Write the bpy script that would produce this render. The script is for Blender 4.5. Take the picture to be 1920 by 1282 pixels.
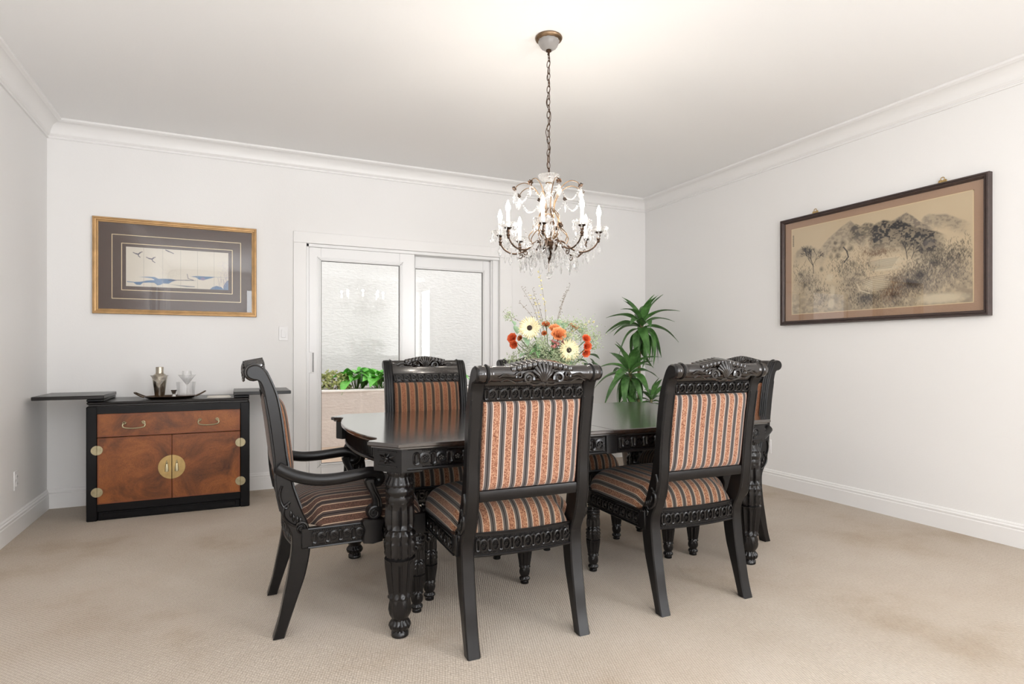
import bpy, bmesh, math, random
import numpy as np
from mathutils import Vector, Matrix, Euler
from math import pi, sin, cos, radians as R

rnd = random.Random(7)
for o in list(bpy.data.objects):
    bpy.data.objects.remove(o)
scene = bpy.context.scene
COL = scene.collection

# ------------------------------------------------------------------ camera
cam_d = bpy.data.cameras.new('camera')
cam = bpy.data.objects.new('camera', cam_d)
COL.objects.link(cam)
cam.location = (0, 0, 1.12)
cam.rotation_euler = (R(90), 0, R(-25.13))
cam_d.sensor_fit = 'HORIZONTAL'
cam_d.sensor_width = 36.0
cam_d.lens = 36.0 * 1102 / 1920
cam_d.shift_y = 20.0 / 1920
cam_d.clip_start = 0.02
scene.camera = cam

# ------------------------------------------------------------------ light, exposure
scene.view_settings.view_transform = 'Standard'
scene.view_settings.look = 'None'
scene.view_settings.exposure = 0.10
scene.view_settings.gamma = 1.0
scene.view_settings.use_curve_mapping = False
world = bpy.data.worlds.new('overcast_sky')
scene.world = world
world.use_nodes = True
bg = world.node_tree.nodes['Background']
bg.inputs['Color'].default_value = (0.97, 0.98, 1.0, 1)
bg.inputs['Strength'].default_value = 1.75


def area(name, loc, rot, sx, sy, power, col=(1, 1, 1)):
    l = bpy.data.lights.new(name, 'AREA')
    l.shape = 'RECTANGLE'
    l.size = sx
    l.size_y = sy
    l.energy = power
    l.color = col
    o = bpy.data.objects.new(name, l)
    COL.objects.link(o)
    o.location = loc
    o.rotation_euler = rot
    return o


# daylight through the window behind the camera; the two side windows are added fill
area('daylight_fill', (0.80, -2.9, 1.45), (R(90), 0, 0), 1.2, 1.9, 48, (0.93, 0.965, 1.0))
area('daylight_fill', (-1.15, -1.5, 1.5), (R(90), 0, R(-90)), 2.2, 1.7, 4, (0.93, 0.965, 1.0))  # invented left window, put in as fill
area('daylight_fill', (3.99, -2.6, 1.45), (R(90), 0, R(90)), 0.6, 2.2, 150, (0.93, 0.96, 1.0))  # invented right window, put in to light the left wall
# unseen fill lamp added behind the camera, aimed up to brighten the ceiling
area('ceiling_fill', (-0.1, -1.4, 0.8), (R(180), 0, 0), 1.6, 1.6, 118, (0.90, 0.95, 1.0))

CZ = 2.785      # ceiling height
BY = 5.235      # back wall
LX = -1.23      # left wall
RX = 4.075      # right wall
FY = -3.0       # wall behind the camera


# ------------------------------------------------------------------ materials
def lin(c):
    c = c / 255.0
    return c / 12.92 if c <= 0.04045 else ((c + 0.055) / 1.055) ** 2.4


def rgb(r, g, b):
    return (lin(r), lin(g), lin(b), 1.0)


class NT:
    def __init__(s, name):
        s.m = bpy.data.materials.new(name)
        s.m.use_nodes = True
        s.t = s.m.node_tree
        s.b = s.t.nodes['Principled BSDF']
        s.out = s.t.nodes['Material Output']

    def n(s, typ, **kw):
        nd = s.t.nodes.new(typ)
        for k, v in kw.items():
            if k.startswith('i_'):
                key = k[2:].replace('_', ' ')
                nd.inputs[key].default_value = v
            else:
                setattr(nd, k, v)
        return nd

    def l(s, a, b):
        s.t.links.new(a, b)

    def coord(s, scale=(1, 1, 1), kind='Object', rot=(0, 0, 0)):
        tc = s.n('ShaderNodeTexCoord')
        mp = s.n('ShaderNodeMapping')
        mp.inputs['Scale'].default_value = scale
        mp.inputs['Rotation'].default_value = rot
        s.l(tc.outputs[kind], mp.inputs['Vector'])
        return mp.outputs['Vector']

    def ramp(s, fac, stops, interp='LINEAR'):
        r = s.n('ShaderNodeValToRGB')
        r.color_ramp.interpolation = interp
        e = r.color_ramp.elements
        while len(e) < len(stops):
            e.new(0.5)
        for i, (p, c) in enumerate(stops):
            e[i].position = p
            e[i].color = c if len(c) == 4 else (*c, 1)
        s.l(fac, r.inputs['Fac'])
        return r.outputs['Color']

    def bump(s, h, strength, dist=0.01):
        b = s.n('ShaderNodeBump')
        b.inputs['Strength'].default_value = strength
        b.inputs['Distance'].default_value = dist
        s.l(h, b.inputs['Height'])
        s.l(b.outputs['Normal'], s.b.inputs['Normal'])
        return b


def plain(name, col, rough=0.5, metal=0.0, spec=0.5, noise=0.0, nscale=8.0, coat=0.0, bumpv=0.0, bscale=80.0):
    t = NT(name)
    t.b.inputs['Base Color'].default_value = col
    t.b.inputs['Roughness'].default_value = rough
    t.b.inputs['Metallic'].default_value = metal
    t.b.inputs['Specular IOR Level'].default_value = spec
    t.b.inputs['Coat Weight'].default_value = coat
    t.b.inputs['Coat Roughness'].default_value = 0.08
    if noise or bumpv:
        v = t.coord()
    if noise:
        nz = t.n('ShaderNodeTexNoise')
        nz.inputs['Scale'].default_value = nscale
        nz.inputs['Detail'].default_value = 4
        t.l(v, nz.inputs['Vector'])
        a = tuple(min(1, c * (1 - noise)) for c in col[:3]) + (1,)
        b = tuple(min(1, c * (1 + noise)) for c in col[:3]) + (1,)
        t.l(t.ramp(nz.outputs['Fac'], [(0.3, a), (0.7, b)]), t.b.inputs['Base Color'])
    if bumpv:
        nb = t.n('ShaderNodeTexNoise')
        nb.inputs['Scale'].default_value = bscale
        nb.inputs['Detail'].default_value = 5
        t.l(v, nb.inputs['Vector'])
        t.bump(nb.outputs['Fac'], bumpv, 0.01)
    return t.m


M = {}
M['wall'] = plain('white_wall_paint', rgb(238, 236, 234), 0.9, spec=0.2, bumpv=0.06, bscale=130)
M['ceiling'] = plain('white_ceiling_paint', rgb(248, 247, 246), 0.95, spec=0.1, bumpv=0.05, bscale=90)
M['trim'] = plain('white_gloss_trim', rgb(238, 236, 234), 0.35, spec=0.4)
M['door'] = plain('white_vinyl_door', rgb(238, 237, 236), 0.22, spec=0.5)
M['plastic'] = plain('white_plastic', rgb(235, 233, 232), 0.35)
M['gasket'] = plain('dark_gasket', rgb(70, 68, 66), 0.6)
M['chrome'] = plain('brushed_chrome', rgb(190, 190, 190), 0.25, metal=1.0)
M['brass'] = plain('aged_brass', rgb(182, 156, 108), 0.32, metal=1.0, noise=0.12, nscale=25)
M['pale_brass'] = plain('pale_antique_brass', rgb(178, 168, 138), 0.35, metal=1.0, noise=0.12, nscale=40)
M['bronze'] = plain('dark_bronze', rgb(74, 57, 45), 0.42, metal=0.9, noise=0.3, nscale=30)
M['bronze_light'] = plain('light_bronze', rgb(124, 102, 80), 0.4, metal=0.95, noise=0.2, nscale=30)
M['nickel'] = plain('warm_nickel', rgb(178, 170, 156), 0.22, metal=1.0)
M['tray'] = plain('tarnished_tray_metal', rgb(92, 74, 60), 0.3, metal=0.95, noise=0.2, nscale=20)
M['black_wood'] = plain('ebonised_wood', rgb(17, 15, 15), 0.3, spec=0.32, noise=0.25, nscale=20)
M['carved'] = plain('ebonised_carving', rgb(18, 16, 16), 0.24, spec=0.4, noise=0.3, nscale=60)
M['lacquer'] = plain('black_lacquer', rgb(11, 11, 14), 0.3, spec=0.25)
M['gloss_wood'] = plain('polished_ebonised_rail', rgb(24, 18, 15), 0.16, spec=0.6, noise=0.2, nscale=12, coat=0.3)
M['leaf_lacquer'] = plain('worn_black_lacquer', rgb(24, 20, 19), 0.28, spec=0.45, noise=0.2, nscale=9)
M['frame_dark'] = plain('dark_brown_frame', rgb(64, 50, 46), 0.4, noise=0.15, nscale=30)
M['gold'] = plain('gilt_frame', rgb(172, 136, 92), 0.4, metal=0.55, noise=0.18, nscale=14)
M['gold_line'] = plain('gold_fillet', rgb(222, 200, 160), 0.4, metal=0.3)
M['mat_brown'] = plain('brown_mat_board', rgb(88, 72, 66), 0.85, spec=0.2, noise=0.06, nscale=160)
M['mat_silk'] = plain('tan_silk_mat', rgb(172, 140, 116), 0.8, spec=0.2, noise=0.06, nscale=140)
M['paper'] = plain('white_paper', rgb(236, 230, 220), 0.8)
M['soil'] = plain('potting_soil', rgb(52, 40, 32), 0.95, noise=0.3, nscale=60)
M['pot'] = plain('dark_glazed_pot', rgb(58, 48, 42), 0.3, noise=0.2, nscale=10)
M['cane'] = plain('plant_cane', rgb(128, 122, 84), 0.7, noise=0.25, nscale=50)
M['stem'] = plain('green_stem', rgb(96, 124, 62), 0.6)
M['twig'] = plain('brown_twig', rgb(120, 104, 84), 0.7)


def leaf_mat(name, c1, c2, rough=0.4, stripes=0.0, scale=30, trans=0.15):
    t = NT(name)
    v = t.coord()
    nz = t.n('ShaderNodeTexNoise')
    nz.inputs['Scale'].default_value = scale
    nz.inputs['Detail'].default_value = 3
    t.l(v, nz.inputs['Vector'])
    t.l(t.ramp(nz.outputs['Fac'], [(0.3, c1), (0.7, c2)]), t.b.inputs['Base Color'])
    t.b.inputs['Roughness'].default_value = rough
    t.b.inputs['Subsurface Weight'].default_value = 0.0
    return t.m


M['dracaena'] = leaf_mat('dracaena_leaf', rgb(54, 94, 42), rgb(98, 144, 78), 0.35, scale=18)
M['eucalyptus'] = leaf_mat('eucalyptus_leaf', rgb(112, 148, 112), rgb(156, 182, 148), 0.5)
M['greenleaf'] = leaf_mat('bouquet_leaf', rgb(66, 108, 58), rgb(110, 150, 96), 0.5)
M['filler'] = leaf_mat('pale_filler', rgb(150, 166, 124), rgb(196, 204, 168), 0.7, scale=60)
M['cream'] = leaf_mat('cream_petal', rgb(238, 222, 172), rgb(248, 238, 200), 0.6, scale=40)
M['peach'] = leaf_mat('peach_petal', rgb(232, 142, 84), rgb(244, 176, 122), 0.6)
M['orange'] = leaf_mat('orange_petal', rgb(222, 88, 44), rgb(238, 122, 72), 0.6)
M['rust'] = leaf_mat('rust_petal', rgb(186, 96, 52), rgb(214, 134, 80), 0.6)
M['yellow'] = leaf_mat('yellow_petal', rgb(236, 220, 140), rgb(246, 236, 170), 0.6)
M['berry'] = plain('rose_berry', rgb(192, 120, 112), 0.4)
M['bright_leaf'] = leaf_mat('bright_leaf', rgb(70, 156, 40), rgb(128, 206, 92), 0.4, scale=9)
M['variegated'] = leaf_mat('variegated_leaf', rgb(120, 138, 70), rgb(226, 226, 160), 0.5, scale=26)
M['flower_centre'] = plain('dark_flower_centre', rgb(52, 36, 28), 0.8)


def mat_tabletop():
    t = NT('polished_dark_tabletop')
    v = t.coord((3, 40, 40))
    nz = t.n('ShaderNodeTexNoise')
    nz.inputs['Scale'].default_value = 1.6
    nz.inputs['Detail'].default_value = 6
    t.l(v, nz.inputs['Vector'])
    t.l(t.ramp(nz.outputs['Fac'], [(0.3, rgb(26, 21, 19)), (0.75, rgb(46, 36, 31))]), t.b.inputs['Base Color'])
    t.b.inputs['Roughness'].default_value = 0.2
    t.b.inputs['Specular IOR Level'].default_value = 0.75
    t.b.inputs['Coat Weight'].default_value = 1.0
    t.b.inputs['Coat Roughness'].default_value = 0.13
    return t.m


M['tabletop'] = mat_tabletop()


def mat_carpet():
    t = NT('beige_loop_carpet')
    v = t.coord()
    big = t.n('ShaderNodeTexNoise')
    big.inputs['Scale'].default_value = 1.1
    big.inputs['Detail'].default_value = 5
    big.inputs['Roughness'].default_value = 0.6
    t.l(v, big.inputs['Vector'])
    base = t.ramp(big.outputs['Fac'], [(0.30, rgb(184, 167, 148)), (0.45, rgb(200, 187, 172)), (0.7, rgb(210, 199, 186))])
    # slanted rows of loops
    va = t.coord((120, 66, 1), rot=(0, 0, R(32)))
    vor = t.n('ShaderNodeTexVoronoi')
    vor.inputs['Scale'].default_value = 1.0
    vor.inputs['Randomness'].default_value = 0.22
    t.l(va, vor.inputs['Vector'])
    mx = t.n('ShaderNodeMix', data_type='RGBA', blend_type='MULTIPLY')
    mx.inputs[0].default_value = 0.75
    t.l(base, mx.inputs[6])
    t.l(t.ramp(vor.outputs['Distance'], [(0.1, (1, 1, 1)), (0.75, (0.62, 0.6, 0.58))]), mx.inputs[7])
    t.l(mx.outputs[2], t.b.inputs['Base Color'])
    t.b.inputs['Roughness'].default_value = 1.0
    t.b.inputs['Specular IOR Level'].default_value = 0.05
    inv = t.n('ShaderNodeMath', operation='MULTIPLY')
    inv.inputs[1].default_value = -1
    t.l(vor.outputs['Distance'], inv.inputs[0])
    t.bump(inv.outputs[0], 0.55, 0.006)
    return t.m


M['carpet'] = mat_carpet()


def mat_burl():
    t = NT('burl_veneer')
    v = t.coord((1, 1, 1))
    n1 = t.n('ShaderNodeTexNoise')
    n1.inputs['Scale'].default_value = 4.0
    n1.inputs['Detail'].default_value = 8
    n1.inputs['Roughness'].default_value = 0.62
    n1.inputs['Distortion'].default_value = 1.0
    t.l(v, n1.inputs['Vector'])
    wv = t.n('ShaderNodeTexNoise')
    wv.inputs['Scale'].default_value = 34.0
    wv.inputs['Detail'].default_value = 6
    wv.inputs['Distortion'].default_value = 3.2
    wv.inputs['Roughness'].default_value = 0.6
    vs = t.n('ShaderNodeVectorMath', operation='MULTIPLY_ADD')
    vs.inputs[1].default_value = (1, 1, 0.55)
    t.l(v, vs.inputs[0])
    t.l(n1.outputs['Color'], vs.inputs[2])
    t.l(vs.outputs[0], wv.inputs['Vector'])
    c1 = t.ramp(n1.outputs['Fac'], [(0.32, rgb(82, 42, 18)), (0.5, rgb(142, 80, 36)), (0.68, rgb(172, 102, 48))])
    c2 = t.ramp(wv.outputs['Fac'], [(0.38, (0.34, 0.28, 0.25)), (0.56, (1, 1, 1))])
    mx = t.n('ShaderNodeMix', data_type='RGBA', blend_type='MULTIPLY')
    mx.inputs[0].default_value = 0.8
    t.l(c1, mx.inputs[6])
    t.l(c2, mx.inputs[7])
    t.l(mx.outputs[2], t.b.inputs['Base Color'])
    t.b.inputs['Roughness'].default_value = 0.33
    return t.m


M['burl'] = mat_burl()
M['inlay'] = plain('rosewood_inlay', rgb(122, 62, 36), 0.4)


def mat_fabric(name, light, arm=False):
    """chenille stripes across the chair width (local x)"""
    t = NT(name)
    tc = t.n('ShaderNodeTexCoord')
    at = t.n('ShaderNodeAttribute')
    at.attribute_name = 'across'
    m = t.n('ShaderNodeMath', operation='MULTIPLY_ADD')
    m.inputs[1].default_value = 1 / 0.0515
    m.inputs[2].default_value = 20.5
    t.l(at.outputs['Fac'], m.inputs[0])
    fr = t.n('ShaderNodeMath', operation='FRACT')
    t.l(m.outputs[0], fr.inputs[0])
    nz = t.n('ShaderNodeTexNoise')
    nz.inputs['Scale'].default_value = 210
    nz.inputs['Detail'].default_value = 3
    nz.inputs['Roughness'].default_value = 0.7
    t.l(tc.outputs['Object'], nz.inputs['Vector'])
    if light:
        spk = t.ramp(nz.outputs['Fac'], [(0.38, rgb(104, 66, 48)), (0.5, rgb(152, 104, 82)), (0.62, rgb(184, 146, 118))])
        line, grey, dark = rgb(184, 164, 150), rgb(88, 82, 80), rgb(34, 30, 30)
    else:
        spk = t.ramp(nz.outputs['Fac'], [(0.36, rgb(104, 66, 48)), (0.64, rgb(146, 100, 74))])
        line, grey, dark = rgb(150, 112, 84), rgb(78, 64, 54), rgb(30, 24, 22)
    if arm:
        spk = t.ramp(nz.outputs['Fac'], [(0.36, rgb(54, 38, 32)), (0.64, rgb(88, 62, 50))])
        line, grey, dark = rgb(148, 126, 106), rgb(58, 48, 44), rgb(22, 18, 18)
    W, B = (1, 1, 1, 1), (0, 0, 0, 1)
    # band colours without the speckle
    bands = t.ramp(fr.outputs[0], [(0.0, dark), (0.035, grey), (0.19, line), (0.265, line), (0.735, line),
                                   (0.81, grey), (0.965, dark)], 'CONSTANT')
    mask = t.ramp(fr.outputs[0], [(0.0, B), (0.265, W), (0.735, B)], 'CONSTANT')
    mx = t.n('ShaderNodeMix', data_type='RGBA')
    t.l(mask, mx.inputs[0])
    t.l(bands, mx.inputs[6])
    t.l(spk, mx.inputs[7])
    t.l(mx.outputs[2], t.b.inputs['Base Color'])
    t.b.inputs['Roughness'].default_value = 0.92
    t.b.inputs['Specular IOR Level'].default_value = 0.15
    t.b.inputs['Sheen Weight'].default_value = 0.15
    t.bump(nz.outputs['Fac'], 0.25, 0.003)
    return t.m


M['fabric'] = mat_fabric('striped_chenille', True)
M['fabric_dark'] = mat_fabric('striped_chenille_nap_shade', False)  # same cloth browned; the nap's view-dependent sheen is painted into the colour
M['fabric_arm'] = mat_fabric('dark_striped_chenille', True, True)


def mat_crystal(name, mixf, tint=(1, 1, 1, 1)):
    t = NT(name)
    g = t.n('ShaderNodeBsdfGlass')
    g.inputs['IOR'].default_value = 1.5
    g.inputs['Roughness'].default_value = 0.0
    g.inputs['Color'].default_value = tint
    tr = t.n('ShaderNodeBsdfTransparent')
    tr.inputs['Color'].default_value = tint
    mx = t.n('ShaderNodeMixShader')
    mx.inputs[0].default_value = mixf
    t.l(tr.outputs[0], mx.inputs[1])
    t.l(g.outputs[0], mx.inputs[2])
    t.l(mx.outputs[0], t.out.inputs['Surface'])
    return t.m


M['crystal'] = mat_crystal('cut_crystal', 0.7)
_t = M['crystal'].node_tree
_d = _t.nodes.new('ShaderNodeBsdfTranslucent')
_d2 = _t.nodes.new('ShaderNodeBsdfDiffuse')
_a = _t.nodes.new('ShaderNodeMixShader')
_b = _t.nodes.new('ShaderNodeMixShader')
_o = [n_ for n_ in _t.nodes if n_.type == 'OUTPUT_MATERIAL'][0]
_t.links.new(_d.outputs[0], _a.inputs[1])
_t.links.new(_d2.outputs[0], _a.inputs[2])
_b.inputs[0].default_value = 0.10  # white mixed in stands in for the sparkle of cut facets
_t.links.new(_o.inputs[0].links[0].from_socket, _b.inputs[1])
_t.links.new(_a.outputs[0], _b.inputs[2])
_t.links.new(_b.outputs[0], _o.inputs[0])
M['pale_crystal'] = M['crystal'].copy()
M['pale_crystal'].name = 'whitened_glass'
for n_ in M['pale_crystal'].node_tree.nodes:
    if n_.type == 'MIX_SHADER' and abs(n_.inputs[0].default_value - 0.10) < 1e-4:
        n_.inputs[0].default_value = 0.45  # more white mixed into clear glass to make the bowl look bright
M['thin_glass'] = mat_crystal('drinking_glass', 0.45)


def mat_pane(name, refl=1.0):
    t = NT(name)
    g = t.n('ShaderNodeBsdfGlossy')
    g.inputs['Roughness'].default_value = 0.01
    tr = t.n('ShaderNodeBsdfTransparent')
    tr.inputs['Color'].default_value = (0.985, 0.985, 0.985, 1)
    lw = t.n('ShaderNodeLayerWeight')
    lw.inputs['Blend'].default_value = 0.5
    pw = t.n('ShaderNodeMath', operation='POWER')
    pw.inputs[1].default_value = 5.0
    t.l(lw.outputs['Facing'], pw.inputs[0])
    ml = t.n('ShaderNodeMath', operation='MULTIPLY_ADD')
    ml.inputs[1].default_value = 0.9
    ml.inputs[2].default_value = 0.035 * refl
    t.l(pw.outputs[0], ml.inputs[0])
    mx = t.n('ShaderNodeMixShader')
    t.l(ml.outputs[0], mx.inputs[0])
    t.l(tr.outputs[0], mx.inputs[1])
    t.l(g.outputs[0], mx.inputs[2])
    t.l(mx.outputs[0], t.out.inputs['Surface'])
    return t.m


M['pane'] = mat_pane('window_glass', 0.75)
M['picture_glass'] = mat_pane('picture_glass', 1.1)


def emit(name, col, st):
    t = NT(name)
    t.b.inputs['Base Color'].default_value = (1, 1, 1, 1)
    t.b.inputs['Emission Color'].default_value = col
    t.b.inputs['Emission Strength'].default_value = st
    return t.m


M['bulb'] = emit('lit_flame_bulb', (1.0, 0.90, 0.76, 1), 36.0)
M['glow_sleeve'] = emit('candle_sleeve', (1.0, 0.93, 0.84, 1), 0.25)  # the candle tube is no lamp; a faint glow is added to it


def mat_stucco(name, col, bs=0.5):
    t = NT(name)
    v = t.coord((1.0, 1.0, 2.6))
    nz = t.n('ShaderNodeTexNoise')
    nz.inputs['Scale'].default_value = 16
    nz.inputs['Detail'].default_value = 7
    nz.inputs['Roughness'].default_value = 0.65
    t.l(v, nz.inputs['Vector'])
    a = tuple(c * 0.93 for c in col[:3]) + (1,)
    t.l(t.ramp(nz.outputs['Fac'], [(0.35, a), (0.65, col)]), t.b.inputs['Base Color'])
    t.b.inputs['Roughness'].default_value = 0.95
    t.bump(nz.outputs['Fac'], bs, 0.03)
    return t.m


M['stucco'] = mat_stucco('white_stucco', rgb(226, 224, 220))
M['stucco_warm'] = mat_stucco('planter_stucco', rgb(222, 212, 204))
M['cap'] = plain('white_planter_cap', rgb(244, 240, 234), 0.7)
M['patio'] = plain('patio_paving', rgb(196, 172, 150), 0.8, noise=0.12, nscale=3)


def mat_vcol(name, rough=0.75):
    t = NT(name)
    a = t.n('ShaderNodeAttribute')
    a.attribute_name = 'ink'
    t.l(a.outputs['Color'], t.b.inputs['Base Color'])
    t.b.inputs['Roughness'].default_value = rough
    t.b.inputs['Specular IOR Level'].default_value = 0.15
    return t.m


M['ink'] = mat_vcol('printed_ink')


# ------------------------------------------------------------------ mesh builder
def catmull(pts, n=6, closed=False):
    P = [Vector(p) for p in pts]
    out = []
    m = len(P)
    rng = range(m if closed else m - 1)
    for i in rng:
        p0 = P[(i - 1) % m] if (closed or i > 0) else P[0] * 2 - P[1]
        p1, p2 = P[i], P[(i + 1) % m]
        p3 = P[(i + 2) % m] if (closed or i + 2 < m) else P[-1] * 2 - P[-2]
        for k in range(n):
            t = k / n
            out.append(0.5 * ((2 * p1) + (p2 - p0) * t + (2 * p0 - 5 * p1 + 4 * p2 - p3) * t * t
                              + (3 * p1 - p0 - 3 * p2 + p3) * t ** 3))
    if not closed:
        out.append(P[-1].copy())
    return out


class MB:
    def __init__(s):
        s.v, s.f, s.mi = [], [], []

    def add(s, verts, faces, T=None, mi=0):
        b = len(s.v)
        for p in verts:
            p = Vector(p)
            if T is not None:
                p = T @ p if isinstance(T, Matrix) else Vector(T(*p))
            s.v.append(tuple(p))
        for f in faces:
            s.f.append(tuple(b + i for i in f))
            s.mi.append(mi)
        return s

    def box(s, x0, x1, y0, y1, z0, z1, b=0.0, T=None, mi=0):
        if b <= 0:
            vs = [(x, y, z) for x in (x0, x1) for y in (y0, y1) for z in (z0, z1)]
            return s.add(vs, [(0, 1, 3, 2), (4, 6, 7, 5), (0, 4, 5, 1), (2, 3, 7, 6), (0, 2, 6, 4), (1, 5, 7, 3)], T, mi)
        lo, hi = (x0, y0, z0), (x1, y1, z1)
        idx, vs = {}, []
        for sx in (0, 1):
            for sy in (0, 1):
                for sz in (0, 1):
                    sg = (sx, sy, sz)
                    for a in range(3):
                        p = []
                        for k in range(3):
                            e = hi[k] if sg[k] else lo[k]
                            p.append(e if k == a else (e - b if sg[k] else e + b))
                        idx[(sx, sy, sz, a)] = len(vs)
                        vs.append(tuple(p))
        fs = []
        for a in range(3):
            u, w = [k for k in range(3) if k != a]
            for sa in (0, 1):
                q = []
                for su, sw in ((0, 0), (1, 0), (1, 1), (0, 1)):
                    g = [0, 0, 0]
                    g[a], g[u], g[w] = sa, su, sw
                    q.append(idx[(*g, a)])
                fs.append(tuple(q))
            for su in (0, 1):
                for sw in (0, 1):
                    q = []
                    for sa, ax in ((0, u), (1, u), (1, w), (0, w)):
                        g = [0, 0, 0]
                        g[a], g[u], g[w] = sa, su, sw
                        q.append(idx[(*g, ax)])
                    fs.append(tuple(q))
        for sx in (0, 1):
            for sy in (0, 1):
                for sz in (0, 1):
                    fs.append(tuple(idx[(sx, sy, sz, a)] for a in range(3)))
        return s.add(vs, fs, T, mi)

    def prism(s, poly, a, c, to3, b=0.0, T=None, mi=0):
        """extrude a 2-D polygon from depth a to c; to3(p, q, d) gives the 3-D point"""
        P = [Vector((p[0], p[1])) for p in poly]
        n = len(P)
        area2 = sum(P[i].x * P[(i + 1) % n].y - P[(i + 1) % n].x * P[i].y for i in range(n))
        sg = 1 if area2 > 0 else -1
        rings = []
        if b > 0:
            I = []
            for i in range(n):
                e1 = (P[i] - P[i - 1])
                e2 = (P[(i + 1) % n] - P[i])
                e1 = e1.normalized() if e1.length > 1e-9 else Vector((1, 0))
                e2 = e2.normalized() if e2.length > 1e-9 else e1
                nn = Vector((-e1.y - e2.y, e1.x + e2.x)) * sg
                if nn.length < 1e-6:
                    nn = Vector((-e1.y, e1.x)) * sg
                nn.normalize()
                I.append(P[i] + nn * b)
            rings = [(I, a), (P, a + b if c > a else a - b), (P, c - b if c > a else c + b), (I, c)]
        else:
            rings = [(P, a), (P, c)]
        vs, fs = [], []
        for Q, d in rings:
            vs += [to3(q.x, q.y, d) for q in Q]
        for k in range(len(rings) - 1):
            for i in range(n):
                j = (i + 1) % n
                fs.append((k * n + i, k * n + j, (k + 1) * n + j, (k + 1) * n + i))
        fs.append(tuple(range(n)))
        fs.append(tuple(range((len(rings) - 1) * n, len(rings) * n)))
        return s.add(vs, fs, T, mi)

    def tube(s, path, r, seg=8, closed=False, T=None, mi=0, flat=1.0, up=None):
        P = [Vector(p) for p in path]
        n = len(P)
        rr = [r] * n if not hasattr(r, '__len__') else list(r)
        vs, fs = [], []
        prev = None
        for i in range(n):
            if closed:
                d = P[(i + 1) % n] - P[i - 1]
            else:
                d = P[min(i + 1, n - 1)] - P[max(i - 1, 0)]
            d = d.normalized() if d.length > 1e-9 else Vector((0, 0, 1))
            if up is not None:
                a = d.cross(Vector(up))
                if a.length < 1e-4:
                    a = d.orthogonal()
            elif prev is None:
                a = d.orthogonal()
            else:
                a = prev - d * prev.dot(d)
                if a.length < 1e-6:
                    a = d.orthogonal()
            a.normalize()
            prev = a
            b = d.cross(a)
            for k in range(seg):
                t = 2 * pi * k / seg
                vs.append(P[i] + a * (cos(t) * rr[i]) + b * (sin(t) * rr[i] * flat))
        m = n if closed else n - 1
        for i in range(m):
            j = (i + 1) % n
            for k in range(seg):
                l = (k + 1) % seg
                fs.append((i * seg + k, i * seg + l, j * seg + l, j * seg + k))
        if not closed:
            fs.append(tuple(range(seg)))
            fs.append(tuple(range((n - 1) * seg, n * seg)))
        return s.add(vs, fs, T, mi)

    def lathe(s, prof, seg=24, T=None, mi=0, fn=None, caps=True):
        vs, fs = [], []
        for i, (r, z) in enumerate(prof):
            for k in range(seg):
                t = 2 * pi * k / seg
                rr = r if fn is None else fn(r, z, t)
                vs.append((rr * cos(t), rr * sin(t), z))
        for i in range(len(prof) - 1):
            for k in range(seg):
                l = (k + 1) % seg
                fs.append((i * seg + k, i * seg + l, (i + 1) * seg + l, (i + 1) * seg + k))
        if caps:
            fs.append(tuple(range(seg)))
            fs.append(tuple(range((len(prof) - 1) * seg, len(prof) * seg)))
        return s.add(vs, fs, T, mi)

    def ball(s, c, r, u=8, v=5, sc=(1, 1, 1), T=None, mi=0):
        prof_v = [(0, 0, -1)]
        vs = [(c[0], c[1], c[2] - r * sc[2])]
        for i in range(1, v):
            ph = -pi / 2 + pi * i / v
            for k in range(u):
                t = 2 * pi * k / u
                vs.append((c[0] + r * sc[0] * cos(ph) * cos(t), c[1] + r * sc[1] * cos(ph) * sin(t), c[2] + r * sc[2] * sin(ph)))
        vs.append((c[0], c[1], c[2] + r * sc[2]))
        fs = []
        for k in range(u):
            l = (k + 1) % u
            fs.append((0, 1 + l, 1 + k))
            for i in range(v - 2):
                a = 1 + i * u
                fs.append((a + k, a + l, a + u + l, a + u + k))
            a = 1 + (v - 2) * u
            fs.append((a + k, a + l, len(vs) - 1))
        return s.add(vs, fs, T, mi)

    def grid(s, nx, ny, fn, T=None, mi=0, closed_u=False):
        vs = [fn(i / nx, j / ny) for j in range(ny + 1) for i in range(nx + (0 if closed_u else 1))]
        w = nx if closed_u else nx + 1
        fs = []
        for j in range(ny):
            for i in range(nx):
                k = (i + 1) % w
                fs.append((j * w + i, j * w + k, (j + 1) * w + k, (j + 1) * w + i))
        return s.add(vs, fs, T, mi)

    def mesh(s, name, mats, ang=38, recalc=True):
        me = bpy.data.meshes.new(name)
        me.from_pydata(s.v, [], s.f)
        if not isinstance(mats, (list, tuple)):
            mats = [mats]
        for m in mats:
            me.materials.append(m)
        if len(mats) > 1:
            me.polygons.foreach_set('material_index', s.mi)
        if recalc:
            bm = bmesh.new()
            bm.from_mesh(me)
            bmesh.ops.recalc_face_normals(bm, faces=bm.faces)
            bm.to_mesh(me)
            bm.free()
        me.polygons.foreach_set('use_smooth', [True] * len(me.polygons))
        me.set_sharp_from_angle(angle=R(ang))
        me.update()
        return me

    def build(s, name, mats, parent=None, ang=38, loc=None, rot=None, recalc=True):
        return link(name, s.mesh(name, mats, ang, recalc), parent, loc, rot)


def link(name, me, parent=None, loc=None, rot=None, scale=None):
    o = bpy.data.objects.new(name, me)
    COL.objects.link(o)
    if parent is not None:
        o.parent = parent
    if loc is not None:
        o.location = loc
    if rot is not None:
        o.rotation_euler = rot
    if scale is not None:
        o.scale = scale
    return o


def thing(name, label, cat, loc=(0, 0, 0), rz=0.0, group=None):
    o = bpy.data.objects.new(name, None)
    o.empty_display_size = 0.1
    COL.objects.link(o)
    o.location = loc
    o.rotation_euler = (0, 0, rz)
    tag(o, label, cat, group)
    return o


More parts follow.
